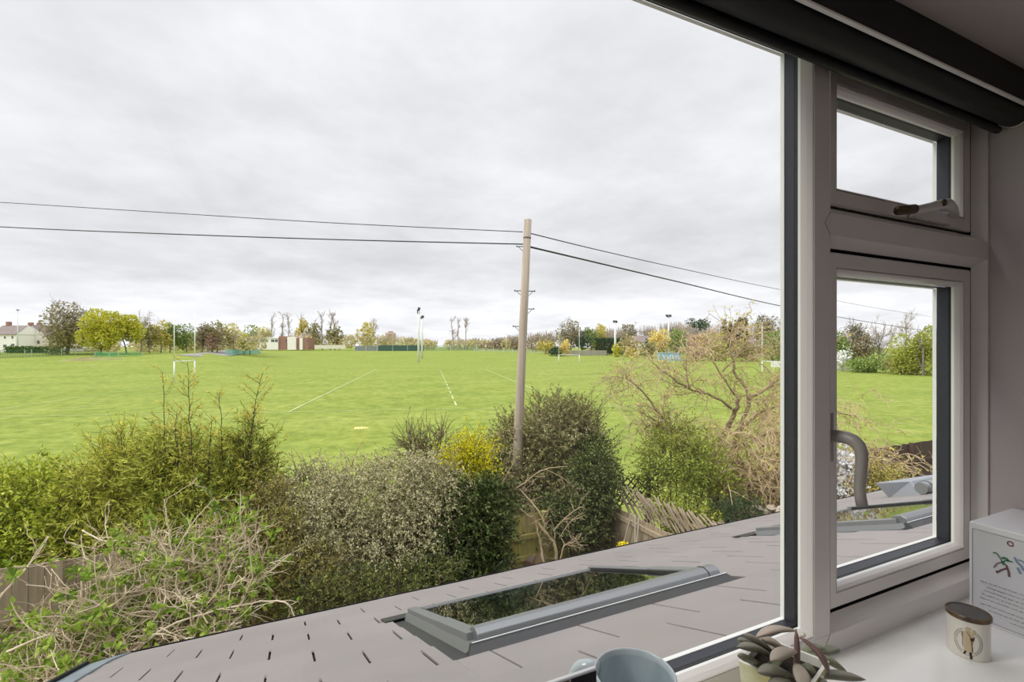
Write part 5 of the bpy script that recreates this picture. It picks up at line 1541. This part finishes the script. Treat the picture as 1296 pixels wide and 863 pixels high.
# dark glossy camellia
shrub('camellia', 'dark green glossy shrub beside the mossy fence',
      [(600, 660, 7.1, 42, 50), (572, 700, 6.9, 40, 44), (612, 690, 7.0, 34, 46), (620, 640, 7.2, 28, 30), (560, 735, 6.6, 38, 22), (610, 725, 6.9, 28, 28)],
      2200, 13, .055, .030, fol('camellia_leaf', [(30, 38, 16), (52, 64, 30), (74, 88, 46), (124, 134, 88)], trans=.2, gloss=0, patch=.2, lift=1.5), 109, twl=.30, droop=-.06, lo=.5, stem=M_dstem)
# the big mixed bush at the pole
shrub('mixed_bush', 'big dense mixed bush of brown and olive leaves round the foot of the utility pole',
      [(690, 575, 10.2, 56, 62), (735, 590, 10.2, 42, 62), (650, 580, 10.0, 38, 52), (700, 620, 9.9, 62, 50), (715, 540, 10.3, 34, 36), (640, 620, 9.8, 30, 40)],
      4200, 15, .058, .030, fol('mixed_leaf', [(50, 58, 32), (94, 98, 58), (124, 122, 80), (138, 130, 100), (166, 166, 128)], trans=.3, patch=.5, patch_scale=1.1), 110, twl=.45, lo=.45)
shrub('bush_sprigs', 'thin leafy upright sprigs rising from the top right of the big mixed bush',
      [(741, 520, 10.1, 10, 26), (752, 535, 10.1, 10, 22), (728, 530, 10.1, 10, 20), (684, 512, 10.1, 12, 14), (640, 540, 10.0, 10, 16)],
      130, 10, .045, .022, fol('sprig_leaf', [(84, 84, 40), (118, 112, 64), (140, 128, 86)], trans=.3), 112, twl=.40, droop=.14, lo=.1, tw_r=.006)
shrub('holly', 'dark green ivy-covered shrub at the right edge of the mixed bush over the fence corner',
      [(752, 606, 8.9, 28, 34), (752, 580, 9.6, 16, 30), (738, 645, 8.7, 26, 24), (764, 622, 8.6, 16, 26), (705, 655, 8.7, 30, 20), (745, 668, 8.6, 22, 24), (725, 672, 8.4, 22, 20)],
      1500, 14, .050, .030, fol('ivy_leaf', [(30, 38, 16), (54, 66, 30), (82, 94, 48), (132, 140, 92)], trans=.2, gloss=0, lift=1.6), 113, twl=.30, lo=.5, stem=M_dstem)
iv = thing('ivy_trunk', 'thick ivy-clad tree trunk at the fence corner', 'trunk', (*P(762, 660, 8.6)[:2], -4.78))
b0 = P(757, 690, 8.6); b0[2] = -4.78
MB().tube([b0, P(759, 690, 8.6), P(763, 655, 8.7), P(763, 630, 9.0), P(758, 605, 9.2)], [.15, .13, .12, .09, .04], n=12).build('trunk', M_dstem, iv, smooth=True)
rng = np.random.default_rng(5); nl = 900; u = rng.uniform(0, 1, nl); a = rng.uniform(0, 2*math.pi, nl)
q = np.array([P(758, 700, 8.6)*(1-x) + P(765, 610, 8.7)*x for x in u]); o_ = np.stack([np.cos(a), np.sin(a), np.zeros(nl)], 1)
MB().leaves(q + o_*.15, o_ + rng.normal(size=(nl, 3))*.6, .05, .035, rng).build('ivy_leaves', fol('ivy_brown', [(40, 40, 20), (74, 68, 36), (96, 90, 52)], trans=.2), iv)

# pale crooked bare tree in front of the mossy fence
def px_tree(name, label, limbs, m, seed, twig=None, cat='tree', nfork=5, tl=.5, tr_=.006, leaves=None, buds=None, n=8):
    """limbs: list of ([(px, py, t), ...], r0, r1)"""
    rng = np.random.default_rng(seed)
    l0 = limbs[0][0][0]
    base = P(*l0)
    r = thing(name, label, cat, (base[0], base[1], max(base[2], -4.78)))
    tm = MB(); A = []; B = []; RR = []
    for pix, r0, r1 in limbs:
        pts = np.array([P(*p) for p in pix]); k = len(pts); nn = (k-1)*5 + 1
        out = []
        for x in np.linspace(0, k-1, nn):
            i = min(int(x), k-2); f = x - i
            p0, p1, p2, p3 = pts[max(i-1, 0)], pts[i], pts[i+1], pts[min(i+2, k-1)]
            out.append(.5*((2*p1) + (-p0 + p2)*f + (2*p0 - 5*p1 + 4*p2 - p3)*f*f + (-p0 + 3*p1 - 3*p2 + p3)*f**3))
        out = np.array(out); out[1:-1] += rng.normal(size=(nn-2, 3))*r0*.35
        rr = np.linspace(r0, r1, nn)
        tm.tube(out, rr, n=n); 
        A.append((out, rr))
    tm.build('limbs', m, r, smooth=True)
    if twig is None: return r
    tw = MB(); lf = MB(); ends = []
    for out, rr in A:
        Pt, Rr = out[None], rr[None]
        q, d, lr = fork(Pt, Rr, max(3, int(nfork*len(out)/5)), .15, 1.0, .75, rng, up=twig.get('up', .1))
        P1, R1 = grow(q, d, tl*rng.uniform(.4, 1.2, len(q)), np.minimum(lr*.6, tr_*1.6), tr_*.6, 5, twig.get('wig', .25), twig.get('grav', 0), rng)
        put(tw, P1, R1, 4)
        q, d, lr = fork(P1, R1, twig.get('k2', 4), .15, 1.0, .75, rng, up=twig.get('up', .1)*.5)
        P2, R2 = grow(q, d, tl*.55*rng.uniform(.4, 1.2, len(q)), tr_*.75, tr_*.4, 4, twig.get('wig', .25), twig.get('grav', 0), rng)
        put(tw, P2, R2, 3)
        q, d, lr = fork(P2, R2, twig.get('k3', 2), .2, 1.0, .75, rng)
        P3, R3 = grow(q, d, tl*.28*rng.uniform(.4, 1.2, len(q)), tr_*.5, tr_*.3, 3, .2, twig.get('grav', 0), rng)
        put(tw, P3, R3, 3)
        ends.append(np.vstack([P2.reshape(-1, 3), P3.reshape(-1, 3)]))
    tw.build('twigs', twig['m'], r)
    if leaves:
        E_ = np.vstack(ends); sel = rng.choice(len(E_), min(leaves[0], len(E_)), replace=False)
        C = np.repeat(E_[sel], 3, 0)
        lf.leaves(C, rng.normal(size=C.shape) + [0, 0, .3], leaves[1]*rng.uniform(.5, 1.2, len(C)), leaves[1]*.5, rng); lf.build('young_leaves', leaves[2], r)
    return r
px_tree('bare_shrub', 'pale crooked leafless shrub with cut branches in front of the mossy fence', [
    ([(706, 735, 7.0), (702, 692, 7.1), (686, 668, 7.1), (664, 649, 7.2), (652, 641, 7.3)], .028, .014),
    ([(690, 672, 7.1), (687, 655, 7.1), (672, 634, 7.2), (657, 619, 7.3)], .016, .008),
    ([(658, 642, 7.2), (645, 628, 7.3), (664, 610, 7.3), (690, 594, 7.4), (718, 590, 7.5)], .013, .005),
    ([(690, 594, 7.4), (712, 605, 7.4), (730, 620, 7.4)], .007, .003), ([(644, 627, 7.3), (635, 614, 7.3), (652, 580, 7.4), (641, 573, 7.4)], .007, .003),
    ([(691, 720, 6.9), (684, 690, 7.0), (679, 664, 7.1), (674, 652, 7.1)], .020, .012),
    ([(700, 672, 7.1), (716, 655, 7.1), (735, 642, 7.1), (742, 646, 7.1)], .009, .005), ([(708, 680, 7.1), (722, 660, 7.1), (738, 648, 7.1)], .007, .004),
    ([(707, 730, 6.9), (712, 695, 6.9), (722, 688, 6.9), (730, 698, 6.9)], .012, .006),
    ([(645, 632, 7.2), (650, 650, 7.2), (642, 662, 7.2), (646, 672, 7.2)], .006, .003), ([(652, 640, 7.2), (655, 655, 7.2), (657, 668, 7.2)], .006, .003)],
    mat('pale_tan_bark', (182, 164, 128), .85, noise=(9, (150, 132, 100))), 120, twig=dict(m=M_tan, wig=.3, grav=-.02, k2=2, k3=1, up=.1), nfork=2, tl=.35, tr_=.0045,
    leaves=(40, .05, fol('camellia_leaf', [(0, 0, 0)])))

# the tangled bare tree at the right, with pale drooping twigs
TG = 10.6
px_tree('tangled_tree', 'large tangled nearly leafless tree of pale twigs behind the stick screen', [
    ([(945, 690, 10.4), (940, 610, 10.5), (930, 570, TG), (935, 545, TG)], .10, .065),
    ([(900, 600, TG), (912, 560, TG), (930, 520, TG), (933, 500, TG)], .06, .04),
    ([(935, 545, TG), (948, 505, TG), (930, 470, TG+.1), (925, 440, TG+.2), (930, 424, TG+.2)], .045, .010),
    ([(930, 520, TG), (900, 500, 10.5), (872, 492, 10.4), (840, 470, 10.3), (822, 455, 10.3)], .032, .008),
    ([(862, 552, 10.3), (848, 540, 10.3), (832, 520, 10.2), (815, 498, 10.2), (798, 482, 10.2), (786, 478, 10.2)], .034, .008),
    ([(895, 600, 10.4), (862, 552, 10.3), (845, 545, 10.3), (825, 530, 10.2), (812, 522, 10.2)], .040, .008),
    ([(948, 505, TG), (975, 488, TG), (1000, 470, TG+.1), (1020, 450, TG+.2)], .032, .008),
    ([(935, 545, TG), (965, 520, TG), (1000, 515, TG), (1045, 520, TG), (1085, 528, TG)], .035, .008),
    ([(930, 500, TG), (900, 455, TG+.1), (888, 440, TG+.2)], .022, .006), ([(915, 470, TG), (940, 445, TG), (960, 438, TG)], .018, .005),
    ([(950, 560, 10.3), (985, 545, 10.2), (1030, 545, 10.2), (1075, 560, 10.3), (1110, 570, 10.3)], .035, .008),
    ([(945, 580, 10.2), (975, 560, 10.0), (1005, 565, 10.0), (1020, 590, 10.0), (1015, 630, 10.0)], .026, .007),
    ([(950, 590, 10.0), (940, 560, 9.9), (930, 575, 9.8), (925, 610, 9.8), (930, 640, 9.8)], .020, .006),
    ([(960, 580, 10.0), (990, 575, 9.9), (985, 610, 9.9), (975, 640, 9.9)], .018, .006),
    ([(1000, 560, 10.1), (1060, 580, 10.1), (1100, 600, 10.2), (1130, 596, 10.2)], .022, .006),
    ([(872, 492, 10.4), (868, 460, 10.4), (872, 438, 10.4)], .014, .005)],
    mat('grey_tan_bark', (158, 142, 112), .9, noise=(8, (126, 110, 86))), 121, twig=dict(m=mat('pale_straw_twig', (204, 184, 146), .9, noise=(5, (172, 150, 116))), wig=.34, grav=-.08, k2=5, k3=3, up=.05), nfork=5, tl=.85, tr_=.0088,
    leaves=(1100, .055, fol('spring_leaf', [(128, 136, 48), (166, 166, 72), (190, 182, 98)], trans=.4)))
rng = np.random.default_rng(77)
def tangle(name, label, blobs, n, L_, r_, m, seed, droop=-.12, leaf=None, k2=4, cat='shrub'):
    """dense knot of thin bare stems"""
    rng = np.random.default_rng(seed)
    c = np.array([P(*b[:3]) for b in blobs]); rad = np.array([[b[3]*b[2]/F, b[3]*b[2]/F*.9, b[4]*b[2]/F] for b in blobs])
    w = rad[:, 0]*rad[:, 2]; w /= w.sum(); pk = rng.choice(len(blobs), n, p=w)
    S = c[pk] + ball(n, rng)*rad[pk]
    S[:, 2] = np.maximum(S[:, 2], -4.72)
    Dr = rng.normal(size=(n, 3)) + [0, 0, .5]
    P1, R1 = grow(S, Dr, L_*rng.uniform(.4, 1.3, n), r_*rng.uniform(.7, 1.4, n), r_*.5, 6, .25, droop, rng)
    r = thing(name, label, cat, (*c.mean(0)[:2], -4.78))
    tw = MB(); put(tw, P1, R1, 4)
    q, d, lr = fork(P1, R1, k2, .15, 1, .7, rng)
    P2, R2 = grow(q, d, L_*.45*rng.uniform(.4, 1.2, len(q)), r_*.55, r_*.3, 4, .25, droop*.6, rng)
    put(tw, P2, R2, 3); tw.build('twigs', m, r)
    if leaf:
        nl, sz, ml, clus = leaf
        E_ = np.vstack([P2[:, -1], P2[:, 2]]); sel = rng.choice(len(E_), min(nl, len(E_)), replace=False)
        C = np.repeat(E_[sel], clus, 0) + rng.normal(size=(len(sel)*clus, 3))*sz*.25
        MB().leaves(C, rng.normal(size=C.shape) + [0, 0, .5], sz*rng.uniform(.5, 1.2, len(C)), sz*.55*rng.uniform(.7, 1.1, len(C)), rng).build('young_leaves', ml, r)
    return r
tangle('twig_thicket', 'dense thicket of pale drooping twigs at the foot of the tangled tree', [(960, 560, 10.0, 45, 40), (1000, 590, 9.9, 50, 45), (940, 610, 9.8, 35, 30), (1060, 590, 10.2, 50, 36), (985, 525, 10.4, 40, 34), (1100, 600, 10.4, 36, 22)],
       380, 1.0, .0085, mat('straw_twig', (212, 190, 152), .9, noise=(4, (176, 152, 120))), 122, droop=-.22, leaf=(500, .05, fol('spring_leaf', [(0, 0, 0)]), 3))
shrub('green_bush', 'bright green leafy bush in front of the trunk of the tangled tree',
      [(885, 590, 9.7, 48, 40), (845, 580, 9.8, 42, 32), (905, 615, 9.5, 34, 26), (825, 610, 9.6, 26, 26), (860, 620, 9.4, 40, 22), (855, 550, 10.0, 30, 22)],
      1250, 10, .055, .030, fol('bright_leaf', [(56, 70, 22), (100, 114, 42), (136, 144, 62), (164, 166, 90)], trans=.4, patch=.4, patch_scale=1.2), 123, twl=.42, lo=.3)
shrub('fence_plant', 'green leafy plant growing among the leaning sticks by the gutter',
      [(868, 660, 7.9, 26, 16), (845, 650, 8.1, 18, 14), (895, 662, 8.0, 14, 10)], 320, 10, .05, .028, fol('mid_leaf', [(60, 76, 24), (110, 120, 44), (150, 148, 70)], trans=.35), 124, twl=.28, lo=.2)
shrub('dark_conifer_shrub', 'low dark green ferny shrub behind the gutter right of the stick screen',
      [(925, 648, 8.6, 26, 9), (945, 640, 8.9, 20, 8)], 300, 10, .045, .016, fol('fern_dark', [(26, 42, 26), (48, 70, 42), (70, 92, 58)], trans=.2), 125, twl=.24, lo=.3, droop=-.1)
shrub('blossom_shrub', 'white-flowering shrub low in the side casement behind the handle', [(1062, 592, 9.6, 20, 22), (1078, 606, 9.5, 18, 20), (1060, 622, 9.4, 16, 14)], 300, 9, .07, .06, fol('white_petals', [(200, 196, 186), (228, 226, 220), (244, 242, 238)], trans=.3), 126, twl=.30, lo=.2)
shrub('yellow_green_shrub', 'yellow-green budding shrub right of the white-flowering shrub in the side casement', [(1108, 608, 9.4, 26, 24), (1130, 622, 9.2, 24, 16), (1095, 632, 9.2, 26, 12)], 520, 9, .045, .022, fol('yellow_bud', [(112, 108, 44), (150, 144, 66), (178, 170, 100)], trans=.35), 127, twl=.34, lo=.2)
# pale rubble by the gutter
rng = np.random.default_rng(8); M_stone = mat('pale_stone', (186, 172, 154), .9, noise=(6, (160, 146, 130)), bump=(14, .5))
for i, (x, y, s) in enumerate(((958, 640, 7), (968, 644, 6), (976, 640, 6), (984, 644, 7), (951, 646, 5), (913, 659, 5), (990, 640, 6))):
    c = P(x, y + 3, 8.9 if x > 930 else 8.5); sc = s*8.9/F; n_ = 12
    V = []; 
    for a in range(7):
        for b in range(n_):
            th, ph = math.pi*a/6, 2*math.pi*b/n_
            k = sc*(1 + .16*math.sin(3*ph + i) + .1*math.cos(5*th + i*2))
            V.append(c + np.array([k*math.sin(th)*math.cos(ph), k*.9*math.sin(th)*math.sin(ph), k*.62*math.cos(th)]))
    st_ = MB().add(V, quads=[(a*n_+b, a*n_+(b+1) % n_, (a+1)*n_+(b+1) % n_, (a+1)*n_+b) for a in range(6) for b in range(n_)])
    tag(st_.build('stone', M_stone), 'pale stone lying in the rubble heap behind the gutter under the twig thicket' if x > 930 else 'single pale stone at the foot of the low dark ferny shrub', 'stone', 'rubble stones')
# rubble heap carrying the stones
hp_ = MB(); V = []; c = P(962, 652, 8.8); na, nr = 20, 6
for i in range(nr):
    for k in range(na):
        a = 2*math.pi*k/na; u = i/(nr-1)
        V.append((c[0] + 1.4*u*math.cos(a), c[1] + .8*u*math.sin(a), -4.8 + (c[2] + 4.80)*(1 - u**2.2)))
hp_.add(V, quads=[(i*na+k, i*na+(k+1) % na, (i+1)*na+(k+1) % na, (i+1)*na+k) for i in range(nr-1) for k in range(na)])
tag(hp_.build('rubble_heap', M_soil, smooth=True), 'heap of soil and rubble behind the gutter under the twig thicket', 'heap')
# log ends stacked at the mossy fence
M_logend = mat('cut_log_end', (176, 146, 104), .9, noise=(20, (150, 120, 84))); M_logb = mat('log_bark', (104, 84, 68), .9)
for i, (x, y, w_, lb) in enumerate(((668, 716, .075, 'dark cut log lying at the mossy fence, left one'), (681, 713, .065, 'pale cut log end at the mossy fence, right of the dark log'))):
    lg = thing('log', lb, 'log', P(x, y, 7.2), 'cut logs')
    c = P(x, y, 7.2); e = c + np.array([.16, .16, .0])
    MB().tube([c, e], w_, n=14).build('bark', M_logb, lg); k = (c - e)/np.linalg.norm(c - e)
    MB().tube([c + k*.001, c + k*.006], w_*.94, n=14).build('cut_end', M_logend if i else mat('dark_log_end', (120, 96, 78), .9), lg)
    g = c.copy(); g[2] = -4.78
    MB().tube([(*((c+e)/2)[:2], -4.78), (*((c+e)/2)[:2], c[2])], w_*1.05, n=12).build('block_under', M_logb, lg)
# garden string with yellow flowers at the side fence
yf = thing('yellow_flowers', 'small clump of yellow flowers at the foot of the grey side fence', 'flowers', P(788, 692, 7.0)); rng = np.random.default_rng(3)
cc = P(788, 690, 7.0) + rng.normal(size=(110, 3))*np.array([.035, .03, .022])
MB().leaves(cc, rng.normal(size=(110, 3)), .03, .03, rng).build('petals', fol('daffodil', [(190, 140, 10), (224, 176, 20), (236, 200, 60)]), yf)
ccs = cc[::4].copy(); cce = ccs.copy(); cce[:, 2] = -4.78
MB().sticks(cce, ccs, .004, .003).build('stalks', fol('mid_leaf', [(0, 0, 0)]), yf)
gs = MB()
for a, b in (((799, 650), (789.5, 688)), ((804, 652), (804, 688)), ((809, 654), (805.5, 690))):
    gs.tube([on_x(*a, FXS - .09), on_x(*b, FXS - .10)], .011, n=6)
o = gs.build('garden_canes', mat('white_cane', (196, 188, 174), .7)); tag(o, 'three thin pale canes leaning on the grey side fence', 'canes')

# ------------------------------------------------------------------ the brambly mass at the lower left
tangle('bramble', 'wide tangle of pale bare stems with green shoots, lower left beside the slate roof',
       [(30, 875, 4.5, 75, 30), (118, 812, 4.7, 55, 46), (165, 770, 4.8, 60, 52), (225, 735, 5.0, 60, 50), (285, 725, 5.2, 50, 48), (-60, 890, 4.6, 70, 30), (150, 840, 4.3, 90, 36), (60, 870, 4.2, 90, 30), (255, 780, 4.6, 60, 30)],
       560, .62, .0066, mat('pale_bramble', (222, 206, 180), .85, noise=(3, (176, 156, 128))), 130, droop=.01, k2=4,
       leaf=(460, .085, fol('bramble_leaf', [(54, 74, 26), (90, 110, 42), (120, 138, 58), (148, 154, 84)], trans=.45, patch=.3), 12))
shrub('bramble_undergrowth', 'brown-green undergrowth filling the bottom of the pale tangle at the lower left',
       [(20, 860, 5.0, 90, 36), (110, 840, 5.0, 80, 50), (200, 790, 5.3, 80, 46), (280, 760, 5.5, 66, 40), (320, 745, 5.8, 40, 36), (-60, 870, 5.0, 80, 40)],
       1500, 13, .045, .024, fol('under_leaf', [(58, 54, 26), (96, 92, 44), (118, 122, 50), (130, 146, 58)], trans=.35, patch=.4), 131, twl=.36, lo=.15, stem=M_tan, tw_r=.005)
px_tree('cane_stems', 'long pale arching bare canes standing out of the lower-left tangle', [
    ([(28, 880, 4.4), (30, 855, 4.4), (62, 806, 4.5), (100, 752, 4.6)], .012, .008),
    ([(-12, 775, 4.5), (0, 757, 4.5), (30, 722, 4.6), (60, 679, 4.7)], .012, .005), ([(20, 735, 4.6), (45, 705, 4.6), (62, 678, 4.7)], .006, .004),
    ([(225, 745, 4.9), (216, 690, 4.9), (211, 655, 4.9), (208, 632, 4.9)], .009, .005),
    ([(214, 720, 4.8), (232, 680, 4.8), (255, 648, 4.9), (272, 630, 4.9)], .008, .003),
    ([(104, 671, 5.4), (130, 684, 5.4), (160, 684, 5.4), (190, 696, 5.4)], .009, .006), ([(125, 681, 5.4), (150, 680, 5.4), (165, 686, 5.4)], .005, .003),
    ([(252, 690, 5.0), (280, 678, 5.0), (292, 690, 5.0), (300, 708, 5.0)], .006, .004),
    ([(160, 840, 4.4), (200, 800, 4.4), (260, 776, 4.5), (330, 762, 4.6), (360, 762, 4.6), (371, 775, 4.6), (374, 786, 4.6)], .010, .005),
    ([(0, 830, 4.3), (30, 815, 4.3), (70, 803, 4.4), (110, 818, 4.4), (150, 832, 4.4)], .012, .006),
    ([(30, 880, 4.1), (70, 856, 4.1), (110, 852, 4.1), (140, 862, 4.1)], .010, .007), ([(65, 720, 4.9), (78, 736, 4.9), (92, 750, 4.9)], .006, .004),
    ([(270, 820, 4.6), (300, 790, 4.6), (335, 765, 4.6)], .008, .004), ([(130, 860, 4.3), (136, 810, 4.5), (142, 770, 4.6), (138, 700, 4.7)], .008, .004),
    ([(103, 760, 4.8), (105, 730, 4.8), (106, 705, 4.8)], .009, .005), ([(114, 758, 4.8), (115, 725, 4.8), (114, 712, 4.8)], .007, .005)],
    mat('pale_cane', (226, 212, 188), .8, noise=(6, (200, 182, 154))), 132, twig=dict(m=M_pale, wig=.25, grav=.02, k2=2, k3=1, up=.1), nfork=1, tl=.30, tr_=.0045,
    leaves=(60, .07, fol('bramble_leaf', [(0, 0, 0)])), cat='canes', n=6)
